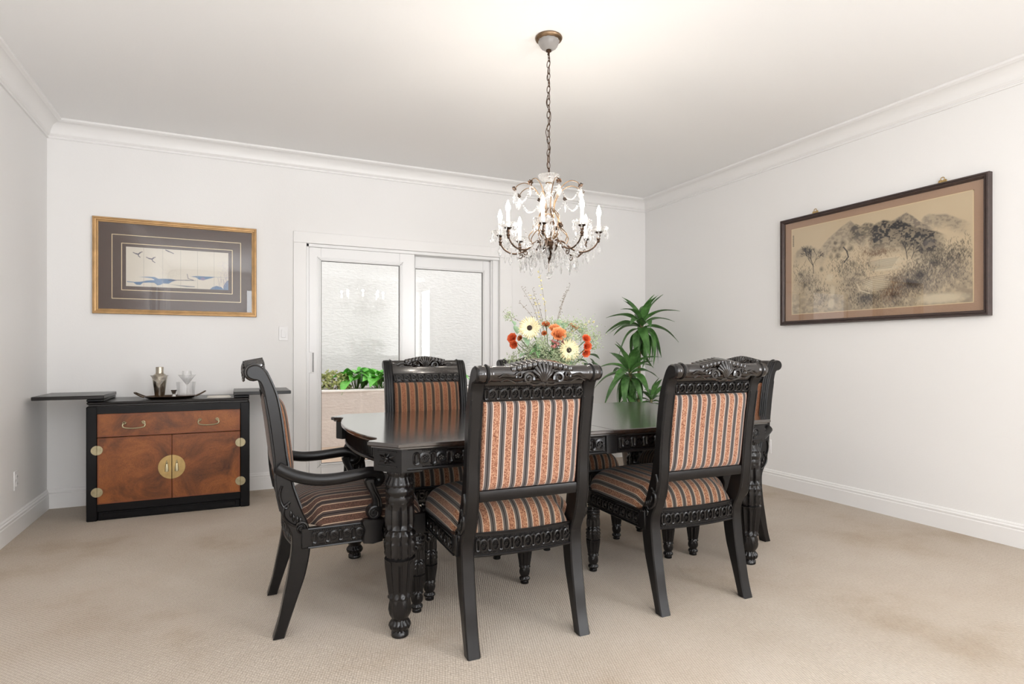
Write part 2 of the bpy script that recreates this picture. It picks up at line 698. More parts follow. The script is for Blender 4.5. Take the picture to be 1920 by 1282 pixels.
def tag(o, label=None, cat=None, group=None, kind=None):
    for k, v in (('label', label), ('category', cat), ('group', group), ('kind', kind)):
        if v:
            o[k] = v
    return o


def kids(o):
    return [c for c in bpy.data.objects if c.parent == o]


def copy_tree(o, parent=None, table=None):
    if table is None:
        table = {}
        for c in bpy.data.objects:
            if c.parent is not None:
                table.setdefault(c.parent.name, []).append(c)
    c = o.copy()
    COL.objects.link(c)
    c.parent = parent
    for ch in table.get(o.name, []):
        copy_tree(ch, c, table)
    return c


def TR(loc, rot=(0, 0, 0), sc=(1, 1, 1)):
    return Matrix.LocRotScale(Vector(loc), Euler(rot), Vector(sc))


def spiral(cx, cz, r0, r1, a0, turns, n=22):
    """flat spiral in (p, q) from radius r0 to r1"""
    out = []
    for i in range(n + 1):
        t = i / n
        r = r0 + (r1 - r0) * t
        a = a0 + turns * 2 * pi * t
        out.append((cx + r * cos(a), cz + r * sin(a)))
    return out

# ================================================================== the room
def struct(name, mb, mat, ang=38):
    o = mb.build(name, mat, None, ang)
    o['kind'] = 'structure'
    return o


WT = 0.14
D0, D1, DZ = 0.535, 2.32, 2.045      # door opening in the back wall
struct('floor', MB().box(LX - WT, RX + WT, FY - WT, BY + WT, -0.08, 0), M['carpet'])
struct('ceiling', MB().box(LX - WT, RX + WT, FY - WT, BY + WT, CZ, CZ + 0.1), M['ceiling'])
w = MB()
w.box(LX - WT, LX, FY - WT, -2.7, 0, CZ).box(LX - WT, LX, -0.3, BY + WT, 0, CZ)
w.box(LX - WT, LX, -2.7, -0.3, 0, 0.6).box(LX - WT, LX, -2.7, -0.3, 2.4, CZ)
struct('wall_left', w, M['wall'])
w = MB()
w.box(RX, RX + WT, FY - WT, -2.95, 0, CZ).box(RX, RX + WT, -2.25, BY + WT, 0, CZ)
w.box(RX, RX + WT, -2.95, -2.25, 0, 0.3).box(RX, RX + WT, -2.95, -2.25, 2.6, CZ)
struct('wall_right', w, M['wall'])
w = MB()
w.box(LX, D0, BY, BY + WT, 0, CZ).box(D1, RX, BY, BY + WT, 0, CZ).box(D0, D1, BY, BY + WT, DZ, CZ)
struct('wall_back', w, M['wall'])
w = MB()
w.box(LX, 0.15, FY - WT, FY, 0, CZ).box(1.45, RX, FY - WT, FY, 0, CZ)
w.box(0.15, 1.45, FY - WT, FY, 0, 0.45).box(0.15, 1.45, FY - WT, FY, 2.45, CZ)
struct('wall_front', w, M['wall'])


def window_frame(name, x0, x1, z0, z1, T=None):
    m = MB()
    for a, b in ((x0, x0 + 0.06), (x1 - 0.06, x1), ((x0 + x1) / 2 - 0.025, (x0 + x1) / 2 + 0.025)):
        m.box(a, b, -0.03, 0.03, z0, z1, 0.004, T)
    for a, b in ((z0, z0 + 0.06), (z1 - 0.06, z1), (z0 + (z1 - z0) * 0.5 - 0.02, z0 + (z1 - z0) * 0.5 + 0.02)):
        m.box(x0, x1, -0.028, 0.028, a, b, 0.004, T)
    struct(name, m, M['trim'])


window_frame('window_1', 0.15, 1.45, 0.45, 2.45, TR((0, FY - 0.07, 0)))
window_frame('added_window_left', -2.7, -0.3, 0.6, 2.4, TR((LX - 0.07, 0, 0), (0, 0, R(90))))  # frame of the added left window, there only for its fill light
window_frame('added_window_right', -2.95, -2.25, 0.3, 2.6, TR((RX + 0.07, 0, 0), (0, 0, R(90))))  # frame of the added right window, narrowed to hide its reflection


def extrude_profile(m, prof, p0, p1, out, miter0=0.0, miter1=0.0):
    """prof: (distance from wall, z); p0->p1 along the wall; out = unit normal into the room"""
    d = (Vector(p1) - Vector(p0)).normalized()
    vs = []
    for P, mt in ((Vector(p0), miter0), (Vector(p1), -miter1)):
        for (q, z) in prof:
            v = P + Vector(out) * q + d * (q * mt)
            vs.append((v.x, v.y, z))
    n = len(prof)
    fs = [(i, (i + 1) % n, n + (i + 1) % n, n + i) for i in range(n)]
    fs += [tuple(range(n)), tuple(range(n, 2 * n))]
    m.add(vs, fs)


base_prof = [(0, 0), (0.016, 0), (0.016, 0.098), (0.013, 0.103), (0.013, 0.108), (0.015, 0.111), (0.015, 0.118), (0.009, 0.124),
             (0.009, 0.13), (0.005, 0.137), (0, 0.139)]
crown_prof = [(0, CZ - 0.125), (0.012, CZ - 0.125), (0.014, CZ - 0.119), (0.010, CZ - 0.114), (0.010, CZ - 0.108), (0.016, CZ - 0.104),
              (0.020, CZ - 0.098)]
for i in range(9):
    t = i / 8
    crown_prof.append((0.024 + 0.062 * (1 - cos(t * pi / 2)) * 0.9 + 0.008 * t, CZ - 0.094 + 0.072 * sin(t * pi / 2)))
crown_prof += [(0.094, CZ - 0.018), (0.104, CZ - 0.014), (0.107, CZ - 0.008), (0.107, CZ), (0, CZ)]
m = MB()
extrude_profile(m, base_prof, (LX, BY, 0), (D0 - 0.105, BY, 0), (0, -1, 0), 1)
extrude_profile(m, base_prof, (D1 + 0.13, BY, 0), (RX, BY, 0), (0, -1, 0), 0, 1)
struct('baseboard_back', m, M['trim'], 20)
for nm, X, s in (('left', LX, 1), ('right', RX, -1)):
    m = MB()
    extrude_profile(m, base_prof, (X, FY, 0), (X, BY, 0), (s, 0, 0), 0, 1)
    struct('baseboard_' + nm, m, M['trim'], 20)
m = MB()
extrude_profile(m, crown_prof, (LX, BY, 0), (RX, BY, 0), (0, -1, 0), 1, 1)
struct('trim_1', m, M['trim'], 20)
for nm, X, s in (('2', LX, 1), ('3', RX, -1)):
    m = MB()
    extrude_profile(m, crown_prof, (X, FY, 0), (X, BY, 0), (s, 0, 0), 0, 1)
    struct('trim_' + nm, m, M['trim'], 20)

# door casing (flat board with a fine bead)
m = MB()
m.box(D0 - 0.103, D0, BY - 0.016, BY, 0, DZ, 0.003)
m.box(D0 - 0.103, D1 + 0.13, BY - 0.016, BY, DZ, DZ + 0.095, 0.003)
m.box(D1, D1 + 0.13, BY - 0.016, BY, 0, DZ, 0.003)
struct('trim_4', m, M['trim'])

# sliding patio door
fr = MB()
Y0 = BY + 0.0
fr.box(D0, D0 + 0.022, Y0 - 0.004, Y0 + WT, 0, DZ, 0.002).box(D1 - 0.062, D1, Y0 + 0.02, Y0 + WT, 0, DZ, 0.003)
fr.box(D0, D1, Y0 - 0.004, Y0 + WT, DZ - 0.028, DZ, 0.003).box(D0, D1, Y0 + 0.0, Y0 + WT, 0, 0.035, 0.003)
fr.box(D0, D1, Y0 + 0.05, Y0 + 0.056, 0.035, 0.05).box(D1 - 0.075, D1 - 0.06, Y0 + 0.04, Y0 + 0.05, 0, DZ - 0.03, 0.002)
door = struct('door_1', fr, M['door'])


def door_panel(x0, x1, z0, z1, y, gx0, gx1, gz0, gz1, steps):
    p = MB()
    t = 0.042
    p.box(x0, gx0, y, y + t, z0, z1, 0.004).box(gx1, x1, y, y + t, z0, z1, 0.004)
    p.box(gx0 - 0.002, gx1 + 0.002, y + 0.0005, y + t, gz1, z1, 0.003).box(gx0 - 0.002, gx1 + 0.002, y + 0.0005, y + t, z0, gz0, 0.003)
    # stepped glazing beads
    for k in range(steps):
        e = 0.012 + 0.011 * k
        d = 0.006 - 0.0022 * k
        p.box(gx0 - e, gx0 - e + 0.008, y - d, y + 0.01, gz0 - e, gz1 + e, 0.001)
        p.box(gx1 + e - 0.008, gx1 + e, y - d, y + 0.01, gz0 - e, gz1 + e, 0.001)
        p.box(gx0 - e, gx1 + e, y - d, y + 0.01, gz1 + e - 0.008, gz1 + e, 0.001)
        p.box(gx0 - e, gx1 + e, y - d, y + 0.01, gz0 - e, gz0 - e + 0.008, 0.001)
    o = p.build('door_panel', M['door'], door)
    g = MB().box(gx0, gx1, y + 0.018, y + 0.022, gz0, gz1)
    g.build('glass_pane', M['pane'], o)
    q = MB()
    q.box(gx0, gx0 + 0.003, y + 0.004, y + 0.018, gz0, gz1).box(gx1 - 0.003, gx1, y + 0.004, y + 0.018, gz0, gz1)
    q.box(gx0, gx1, y + 0.004, y + 0.018, gz1 - 0.003, gz1).box(gx0, gx1, y + 0.004, y + 0.018, gz0, gz0 + 0.003)
    q.build('gasket', M['gasket'], o)
    return o


p1 = door_panel(D0 + 0.022, 1.475, 0.04, DZ - 0.028, BY + 0.004, 0.657, 1.335, 0.172, 1.905, 3)
p2 = door_panel(1.40, D1 - 0.062, 0.04, DZ - 0.036, BY + 0.062, 1.498, 2.17, 0.172, 1.897, 2)
h = MB().box(0.553, 0.577, BY - 0.004, BY + 0.004, 0.95, 1.125, 0.002)
h.box(0.5845, 0.5885, BY - 0.003, BY + 0.004, 0.955, 1.12, 0.001, mi=1).box(0.592, 0.595, BY - 0.003, BY + 0.004, 0.955, 1.12, 0.001, mi=1)
h.box(0.547, 0.598, BY - 0.001, BY + 0.004, 0.945, 1.13, 0.001)
tag(h.build('pull_handle', [M['plastic'], M['gasket']], p1), 'white recessed pull with dark slots')


# ------------------------------------------------------------------ wall plates
def wall_plate(name, label, cat, loc, rz, kind, group=None):
    t = thing(name, label, cat, loc, rz, group)
    MB().box(-0.036, 0.036, -0.006, 0, -0.058, 0.058, 0.002).build('cover_plate', M['plastic'], t)
    if kind == 'switch':
        MB().box(-0.017, 0.017, -0.010, -0.005, -0.033, 0.033, 0.002).build('rocker', M['plastic'], t)
    else:
        for s in (-1, 1):
            o = MB().box(-0.017, 0.017, -0.009, -0.005, s * 0.022 - 0.015, s * 0.022 + 0.015, 0.003).build('socket', M['plastic'], t)
            MB().box(-0.0075, -0.005, -0.0095, -0.0085, s * 0.022 - 0.004, s * 0.022 + 0.006).box(
                0.005, 0.0075, -0.0095, -0.0085, s * 0.022 - 0.004, s * 0.022 + 0.006).build('slot', M['gasket'], o)
    return t


wall_plate('light_switch', 'white rocker light switch on the wall left of the sliding door', 'switch', (0.355, BY, 1.279), 0, 'switch')
wall_plate('power_outlet', 'white power outlet low on the left wall near the corner', 'outlet', (LX, 4.57, 0.335), R(90), 'outlet')
wall_plate('power_outlet', 'white power outlet low on the right wall behind the armchair', 'outlet', (RX, 3.585, 0.33), R(-90), 'outlet')

# ================================================================== outside the door
PY = 7.14
m = MB().box(-2.5, 6.5, BY + WT, 9.5, -0.08, 0.015)
tag(m.build('patio', M['patio']), kind='structure')
m = MB().box(-2.5, 6.5, 8.3, 8.5, 0, 5.6)
tag(m.build('garden_wall', M['stucco']), kind='structure')
pl = thing('garden_planter', 'long raised stucco planter with a white rim outside the glass door', 'planter', (1.5, PY, 0.0))
pb = MB().box(-3.6, 3.6, 0, 0.12, 0, 0.655, 0.004).box(-3.6, 3.6, 0.9, 1.0, 0, 0.655).box(-3.6, -3.5, 0.1, 0.95, 0, 0.655).box(3.5, 3.6, 0.1, 0.95, 0, 0.655)
pb.build('planter_wall', M['stucco_warm'], pl)
MB().box(-3.62, 3.62, -0.012, 0.13, 0.655, 0.68, 0.004).build('rim', M['cap'], pl)
MB().box(-3.5, 3.5, 0.1, 0.92, 0.4, 0.64).build('soil', M['soil'], pl)


def leaf_mesh(name, L, W, mat, fold=0.15, droop=0.3, tip=0.5, nx=2, ny=7, wave=0.0, base=0.1):
    """leaf from the origin along +x, drooping to -z"""
    def fn(u, v):
        s = (u - 0.5) * 2
        t = v
        w = W * (sin(pi * min(1, max(0, t)) ** (0.8 - 0.35 * (tip - 0.5))) ** 0.9) + base * W * (1 - t)
        if t > 0.999:
            w = 0
        x = L * t * (1 - 0.12 * droop * t)
        z = L * (0.10 * sin(pi * t * 0.7) - droop * t * t) + abs(s) * w * fold + wave * sin(t * 13 + s * 2) * W
        return (x, s * w * 0.5, z)
    return MB().grid(nx, ny, fn).mesh(name, mat, 60, recalc=False)


# broad-leaved plants and a variegated shrub in the planter
bl = [leaf_mesh('leaf', 0.2 + 0.03 * k, 0.13, M['bright_leaf'], 0.25, 0.22 + 0.18 * k, 0.5, 4, 8, 0.03) for k in range(3)]


def broad_plant(loc, label, n, seed, h=0.2, sc=1.0):
    r = random.Random(seed)
    t = thing('leafy_plant', label, 'plant', loc, 0, 'leafy plants in the planter')
    for i in range(n):
        a = i * 2.4 + r.uniform(-0.3, 0.3)
        rad = 0.02 + 0.12 * (i / n)
        z = h * (1 - 0.55 * i / n) + r.uniform(-0.02, 0.02)
        s = MB().tube([(rad * 0.25 * cos(a), rad * 0.25 * sin(a), 0), (rad * 0.8 * cos(a), rad * 0.8 * sin(a), z * 0.6), (rad * cos(a), rad * sin(a), z)], 0.004, 5)
        so = s.build('stem', M['stem'], t)
        link('leaf', bl[i % 3], so, (rad * cos(a), rad * sin(a), z), (r.uniform(-0.3, 0.3), r.uniform(-0.5, 0.25), a),
             (sc * r.uniform(0.8, 1.15),) * 3)
    return t


broad_plant((1.36, PY + 0.34, 0.64), 'bright green broad-leaved plant beside the yellow-green shrub', 22, 3, 0.24, 1.05)
broad_plant((1.60, PY + 0.24, 0.64), 'bright green broad-leaved plant just left of the far left dining chair', 22, 5, 0.22, 1.05)
broad_plant((1.92, PY + 0.33, 0.64), 'green leafy plant partly hidden behind the far left dining chair', 15, 8, 0.17, 0.9)
broad_plant((2.62, PY + 0.3, 0.64), 'small leafy plant seen low through the right door pane', 13, 9, 0.2, 0.8)

sh = thing('variegated_shrub', 'yellow-green variegated shrub at the left end of the planter view', 'shrub', (1.05, PY + 0.25, 0.64))
r = random.Random(21)
m = MB()
for i in range(9):
    a = i * 0.7
    m.tube([(0, 0, 0), (0.09 * cos(a), 0.07 * sin(a), 0.09), (0.14 * cos(a), 0.1 * sin(a), 0.17)], 0.004, 4)
m.build('branch', M['twig'], sh)
m = MB()
for i in range(2400):
    # rosettes over a mound
    if i % 9 == 0:
        a, e = r.uniform(0, 2 * pi), math.asin(r.uniform(0.0, 1))
        c = Vector((0.23 * cos(a) * cos(e), 0.17 * sin(a) * cos(e), 0.03 + 0.22 * sin(e))) * r.uniform(0.8, 1.03)
    q = Euler((r.uniform(-1.1, 1.1), r.uniform(-1.3, 0.1), r.uniform(0, 6.3))).to_matrix().to_4x4()
    T = Matrix.Translation(c) @ q
    l, w_ = r.uniform(0.022, 0.038), 0.0075
    m.add([(0, 0, 0), (l * 0.5, w_, 0.002), (l, 0, 0.004), (l * 0.5, -w_, 0.002)], [(0, 1, 2, 3)], T)
tag(m.build('foliage', M['variegated'], sh, recalc=False), kind='stuff')

# ================================================================== chairs
PB = [(-.029, 0), (-.006, .08), (.010, .16), (.024, .23), (.034, .298), (.040, .36), (.036, .41), (.015, .452), (-.001, .494), (-.014, .558), (-.021, .632),
      (-.024, .706), (-.042, .849), (-.060, .957), (-.068, .990), (-.080, 1.010), (-.099, 1.015), (-.117, 1.024), (-.125, 1.043), (-.118, 1.063),
      (-.097, 1.073)]
PF = [(-.076, 1.069), (-.060, 1.055), (-.048, 1.035), (-.028, .99), (-.012, .941), (.004, .852), (.023, .698), (.046, .587), (.078, .494),
      (.098, .45), (.109, .401), (.109, .334), (.092, .242), (.072, .18), (.050, .115), (.012, 0)]
post_poly = catmull([(a, b, 0) for a, b in PB + PF], 3)
post_poly = [(p.x, p.y) for p in post_poly]
XI, XO = 0.206, 0.258


def interp(L, z):
    L = sorted(L, key=lambda p: p[1])
    for (y0, z0), (y1, z1) in zip(L, L[1:]):
        if z0 <= z <= z1:
            return y0 + (y1 - y0) * (z - z0) / max(1e-6, z1 - z0)
    return L[0][0] if z < L[0][1] else L[-1][0]


def yb(z):
    return interp([p for p in PB if p[1] < 1.0], z)


def yf(z):
    return interp([p for p in PF if p[1] < 1.04], z)


def frieze(W, H, n, depth=0.008):
    """guilloche: slots, arcs and rosettes between two rows of beads; local x across, z up, relief towards -y"""
    m = MB()
    m.box(-W / 2, W / 2, 0, 0.004, -H / 2, H / 2)
    p = W / n
    h = H * 0.31
    rt = min(p, H) * 0.088
    for i in range(n):
        cx = -W / 2 + (i + 0.5) * p
        sw = p * 0.15
        pts = []
        for k in range(14):                      # narrow upright slot ring
            a = 2 * pi * k / 14
            pts.append((cx - p * 0.32 + sw * cos(a), -depth * 0.45, (h - sw) * (1 if sin(a) > 0 else -1) + sw * 1.1 * sin(a)))
        m.tube(pts, rt, 5, closed=True)
        rc = p * 0.30
        for s in (1, -1):                        # arcs hugging the rosette
            arc = [(cx + p * 0.18 + rc * cos(a * pi / 6) * 1.0, -depth * 0.4, s * (h * 0.15 + h * 0.85 * sin(a * pi / 6))) for a in range(0, 7)]
            m.tube(arc, rt * 0.95, 4)
        for k in range(5):                       # rosette
            a = 2 * pi * k / 5 + 0.3
            q = p * 0.105
            m.ball((cx + p * 0.18 + q * cos(a), -depth * 0.35, q * sin(a)), p * 0.082, 5, 3)
        m.ball((cx + p * 0.18, -depth * 0.7, 0), p * 0.055, 5, 3)
    nb = int(W / 0.0072)
    for i in range(nb):
        x = -W / 2 + (i + 0.5) * W / nb
        for z in (-H * 0.45, H * 0.45):
            r_ = 0.0026
            c = (x, -0.0012, z)
            m.add([(c[0] - r_, c[1], z), (c[0], c[1], z - r_), (c[0] + r_, c[1], z), (c[0], c[1], z + r_), (c[0], c[1] - r_, z)],
                  [(0, 1, 4), (1, 2, 4), (2, 3, 4), (3, 0, 4)])
    return m


def turned_leg(H, s, sy=1.0):
    """carved turned leg of height H; s scales the radii (1 = table leg)"""
    P = [(.000, .030), (.004, .0335), (.028, .0335), (.034, .029), (.040, .030), (.05, .040), (.066, .0445), (.082, .0425), (.098, .034), (.106, .031),
         (.112, .033), (.13, .039), (.16, .0415), (.19, .0415), (.215, .040), (.226, .039), (.232, .0455), (.243, .0455), (.25, .044),
         (.3, .0485), (.36, .0535), (.42, .058), (.47, .0600), (.475, .0575), (.52, .060), (.57, .061), (.62, .0605), (.64, .058), (.65, .0555),
         (.7, .0585), (.76, .057), (.80, .0535), (.805, .0535), (.815, .055), (.84, .055), (.85, .0535), (.856, .056), (.87, .0585), (.89, .0575),
         (.9, .053), (.905, .056), (.915, .058), (.93, .054), (.95, .047), (.965, .044), (.972, .0465), (.985, .048), (1.0, .046)]
    zs = []
    for (a, ra), (b, rb) in zip(P, P[1:]):
        k = max(1, int((b - a) / 0.014))
        for i in range(k):
            t = i / k
            zs.append((a + (b - a) * t, ra + (rb - ra) * t))
    zs.append(P[-1])

    def fn(r, z, t):
        u = z / H
        if .04 <= u <= .10:
            return r * (1 - 0.13 * (1 - abs(cos(7 * t))))
        if .112 <= u <= .222:
            w = (u - .112) / .11
            return r * (1 + 0.07 * cos(6 * t) * sin(pi * w) + 0.05 * cos(18 * t + 5 * w) * sin(pi * w))
        if .23 <= u <= .245:
            return r * (1 + 0.05 * cos(10 * t))
        if .255 <= u <= .465 or .655 <= u <= .795:
            return r * (1 - 0.17 * abs(sin(6 * t)) ** 0.7)
        if .475 <= u <= .64:
            w = (u - .475) / .165 * 3
            return r * (1 - 0.13 + 0.17 * max(0, cos(12 * t)) * abs(sin(pi * w)) ** 0.6)
        if .806 <= u <= .85:
            w = (u - .806) / .044
            return r * (1 + 0.05 * cos(8 * t + 6 * w))
        if .903 <= u <= .955:
            return r * (1 - 0.10 * (1 - abs(cos(8 * t))))
        if .97 <= u:
            return r * (1 + 0.05 * cos(16 * t))
        return r
    return MB().lathe([(r * s, z * H) for z, r in zs], 72, fn=fn)


ctx3 = lambda p, q, d: (d, p, q)      # (y, z) polygon extruded along x

ME = {}
def post_mesh(sgn):
    m = MB()
    m.prism(post_poly, sgn * XI, sgn * XO, ctx3, 0.005)
    path = [(0, yf(z) + 0.001, z) for z in [0.5 + 0.03 * i for i in range(18)]] + [(0, -.051, 1.043), (0, -.066, 1.063)]
    for dx in (0.012, 0.026, 0.040):
        m.tube(catmull([(sgn * (XI + dx), p[1], p[2]) for p in path], 1), 0.0055, 6)
    back = [(0, yb(z) - 0.0005, z) for z in [0.5 + 0.05 * i for i in range(10)]]
    for dx in (0.006, 0.046):
        m.tube([(sgn * (XI + dx), p[1], p[2]) for p in back], 0.003, 5)
    # collars of the rolled head
    for dx in (0.008,):
        m.tube([(sgn * (XI + dx), -.098 + .031 * cos(a * pi / 8), 1.044 + .031 * sin(a * pi / 8)) for a in range(16)], 0.005, 5, closed=True)
    return m.mesh('post', M['black_wood'])


ME['post'] = {s: post_mesh(s) for s in (-1, 1)}
ME['front_leg'] = turned_leg(0.345, 0.60).mesh('leg', M['carved'], 50)


def scroll_mesh(sgn):
    """leafy scroll carved on the outer face of the rear post"""
    m = MB()
    x = sgn * (XO + 0.001)
    curve = [(.004, .60), (-.004, .57), (.002, .535), (.016, .512), (.026, .518), (.022, .532)]
    m.tube(catmull([(x, a, b) for a, b in curve], 5), 0.0058, 6)
    curve2 = [(.034, .535), (.012, .515), (.010, .480), (.030, .452), (.055, .436)]
    sp = spiral(.076, .425, .026, .004, 2.2, -1.6, 26)
    m.tube(catmull([(x, a, b) for a, b in curve2], 4) + [Vector((x, a, b)) for a, b in sp], [0.0065] * 17 + [0.0065 - 0.003 * i / 26 for i in range(27)], 6)
    for a, b, c in ((.046, .470, -.9), (.06, .462, -.5), (.036, .487, -1.2), (.072, .456, -.1)):
        m.ball((x, a, b), .010, 8, 5, (0.6, 0.6, 1.6), mi=0)
    return m.mesh('carved_scroll', M['carved'], 60)


ME['scroll'] = {s: scroll_mesh(s) for s in (-1, 1)}


def mirror_tubes(m, pts, r, seg=6):
    m.tube(pts, r, seg)
    m.tube([(-p[0], p[1], p[2]) for p in pts], r, seg)


def crest_mesh():
    m = MB()
    N = 12
    for i in range(N):
        x = -0.128 + 0.256 * (i + 0.5) / N
        s = abs(x) / 0.128
        zt = 1.071 + 0.022 * (1 - s ** 1.35)
        sk = 0.25 * (x / 0.128)
        T = Matrix.Translation((x, -.098, 0)) @ Matrix.Rotation(R(-16) * x / 0.128, 4, 'Y')
        T = Matrix.Translation((x, -.098, zt)) @ Matrix.Rotation(R(10) * x / 0.128, 4, 'Y') @ Matrix.Rotation(R(11), 4, 'X')
        m.box(-0.0102, 0.0102, -0.031, 0.036, -0.026, 0.0, 0.0014, T)
    # shell flutes on the rear and front faces
    for side, yc, zc in ((-1, -.129, 1.018), (1, -.058, 1.032)):
        for k in range(-3, 4):
            a = k * 0.27
            L = 0.066 - 0.004 * abs(k)
            p0 = (0.006 * k * 0.4, yc, zc - 0.004)
            p1 = (sin(a) * L * 0.6, yc + (-0.006 if side < 0 else 0.004), zc + cos(a) * L * 0.55)
            p2 = (sin(a) * L, yc + (0.004 if side < 0 else -0.008), zc + cos(a) * L * 0.98)
            m.tube(catmull([p0, p1, p2], 4), [0.003 + 0.0058 * j / 8 for j in range(9)], 8)
        yy = yc - 0.002 if side < 0 else yc + 0.002
        sp = spiral(.062, zc + 0.010, .022, .004, pi * 1.1, -1.5, 22)
        mirror_tubes(m, [(a, yy, b) for a, b in sp], [0.0078 - 0.003 * i / 22 for i in range(23)])
        sp = spiral(.098, zc + 0.020, .013, .003, -0.6, 1.4, 18)
        mirror_tubes(m, [(a, yy, b) for a, b in sp], [0.005 - 0.002 * i / 18 for i in range(19)])
        leaf = catmull([(.0, yy, zc - 0.010), (.035, yy, zc - 0.014), (.075, yy, zc - 0.004), (.11, yy, zc - 0.006), (.145, yy, zc + 0.008), (.172, yy, zc - 0.002)], 4)
        mirror_tubes(m, leaf, [0.0065 - 0.004 * i / 20 for i in range(21)])
        leaf = catmull([(.095, yy, zc + 0.030), (.12, yy, zc + 0.018), (.15, yy, zc + 0.026), (.178, yy, zc + 0.012)], 4)
        mirror_tubes(m, leaf, [0.006 - 0.004 * i / 12 for i in range(13)])
        m.ball((0, yy, zc - 0.012), .010, 8, 5, (1, .6, .8))
    return m.mesh('carved_crest', M['gloss_wood'], 55)


ME['crest'] = crest_mesh()


def top_rail_mesh():
    m = MB()
    poly = [(yb(z) + 0.012, z) for z in (.94, .955, .97, .985, .998)] + [(-.078, 1.022), (-.07, 1.05), (-.060, 1.045), (-.050, 1.028)] + \
           [(yf(z) - 0.006, z) for z in (.998, .985, .97, .955, .94)]
    m.prism(poly, -XI, XI, ctx3)
    T = Matrix(((0, 0, 1, 0), (1, 0, 0, -.098), (0, 1, 0, 1.044), (0, 0, 0, 1)))
    prof = [(.020, -.250), (.0265, -.250), (.0275, -.245), (.031, -.24), (.031, -.222), (.0275, -.216), (.0305, -.21), (.0305, -.203), (.0275, -.198), (.0285, -.19)]
    m.lathe(prof + [(a, -b) for a, b in prof[::-1]], 22, T)
    return m.mesh('top_rail', M['gloss_wood'])


ME['top_rail'] = top_rail_mesh()
ME['back_frieze'] = frieze(2 * XI - 0.004, 0.056, 9).mesh('carved_frieze', M['carved'], 50)


def arcs(me, m, grids):
    """cloth coordinate: distance along the cloth from the middle, row by row"""
    vals, base = [0.0] * len(m.v), 0
    for nx, ny in grids:
        for j in range(ny + 1):
            row = [base + j * (nx + 1) + i for i in range(nx + 1)]
            mid = nx // 2
            for rng in (range(mid + 1, nx + 1), range(mid - 1, -1, -1)):
                for i in rng:
                    q = i - 1 if i > mid else i + 1
                    d = (Vector(m.v[row[i]]) - Vector(m.v[row[q]])).length
                    vals[row[i]] = vals[row[q]] + (d if i > mid else -d)
        base += (nx + 1) * (ny + 1)
    a = me.attributes.new('across', 'FLOAT', 'POINT')
    a.data.foreach_set('value', vals)


def cushion_back():
    """back pad: one mesh, outer fabric behind, browner face in front"""
    m = MB()
    z0, z1, w = 0.607, 0.94, XI - 0.003

    def face(side):
        def fn(u, v):
            a, b = sin((u - .5) * pi), sin((v - .5) * pi)
            z = (z0 + z1) / 2 + b * (z1 - z0) / 2
            bul = ((1 - abs(a) ** 8) * (1 - abs(b) ** 8)) ** 0.5
            mid = (yb(z) + yf(z)) / 2
            y = mid + (-1 * (0.010 + 0.022 * bul) if side < 0 else (0.010 + 0.044 * bul))
            return (a * w, y, z)
        return fn
    m.grid(18, 18, face(-1), mi=0)
    m.grid(18, 18, face(1), mi=1)
    me = m.mesh('back_cushion', [M['fabric'], M['fabric_dark']], 60, recalc=False)
    arcs(me, m, [(18, 18), (18, 18)])
    return me


ME['back_cushion'] = cushion_back()
m = MB().prism([(yb(.565) + 0.008, .565), (yb(.585) + 0.003, .585), (yb(.606) + 0.008, .606), (yf(.606) - 0.004, .606), (yf(.565) - 0.004, .565)], -XI, XI, ctx3, 0.002)
ME['lower_rail'] = m.mesh('lower_rail', M['black_wood'])


def hw(y, wide):
    t = min(1, max(0, (y - 0.105) / 0.05))
    t = t * t * (3 - 2 * t)
    return 0.202 + (0.262 - 0.202) * t + 0.012 * min(1, max(0, (y - .15) / .4)) + (wide if y > .12 else 0)


def seat_cushion():
    y0, y1 = 0.052, 0.582
    m = MB()

    def fn(u, v):
        a, b = (u - .5) * 2, (v - .5) * 2
        a = sin(a * pi / 2)
        b = sin(b * pi / 2)
        y = (y0 + y1) / 2 + b * (y1 - y0) / 2
        round_ = 1 - 0.09 * max(0, b) ** 5
        x = a * hw(y, 0) * round_
        y += -0.018 * (a * a) * max(0, b) ** 4
        h = ((1 - abs(a) ** 5) * (1 - abs(b) ** 7)) ** 0.42
        bow = -0.016 * (1 - a * a) * max(0, -b) ** 6
        return (x, y + bow, 0.424 + h * (0.112 + 0.012 * (1 - a * a) * (1 - b * b)))
    m.grid(30, 34, fn)
    m.grid(1, 1, lambda u, v: ((u - .5) * 0.4, .08 + v * .49, .424))
    me = m.mesh('seat_cushion', M['fabric_seat'], 60, recalc=False)
    arcs(me, m, [(30, 34), (1, 1)])
    return me


def mat_seat(name, src, ks):
    t = M[src].copy()
    t.name = name
    for nd in t.node_tree.nodes:
        if nd.type == 'VALTORGB':
            for e in nd.color_ramp.elements:
                c = e.color
                if 0.01 < c[0] < 0.999:
                    e.color = (c[0] * ks[0], c[1] * ks[1], c[2] * ks[2], 1)
    return t


M['fabric_seat'] = mat_seat('striped_chenille_seat_shade', 'fabric', (.66, .64, .58))  # same cloth darkened; lost sheen of the nap from above is put into colour
ME['seat'] = seat_cushion()
ME['seat_arm'] = ME['seat'].copy()
ME['seat_arm'].materials[0] = M['fabric_arm']
ME['back_arm'] = ME['back_cushion'].copy()
ME['back_arm'].materials[0] = M['fabric_arm']


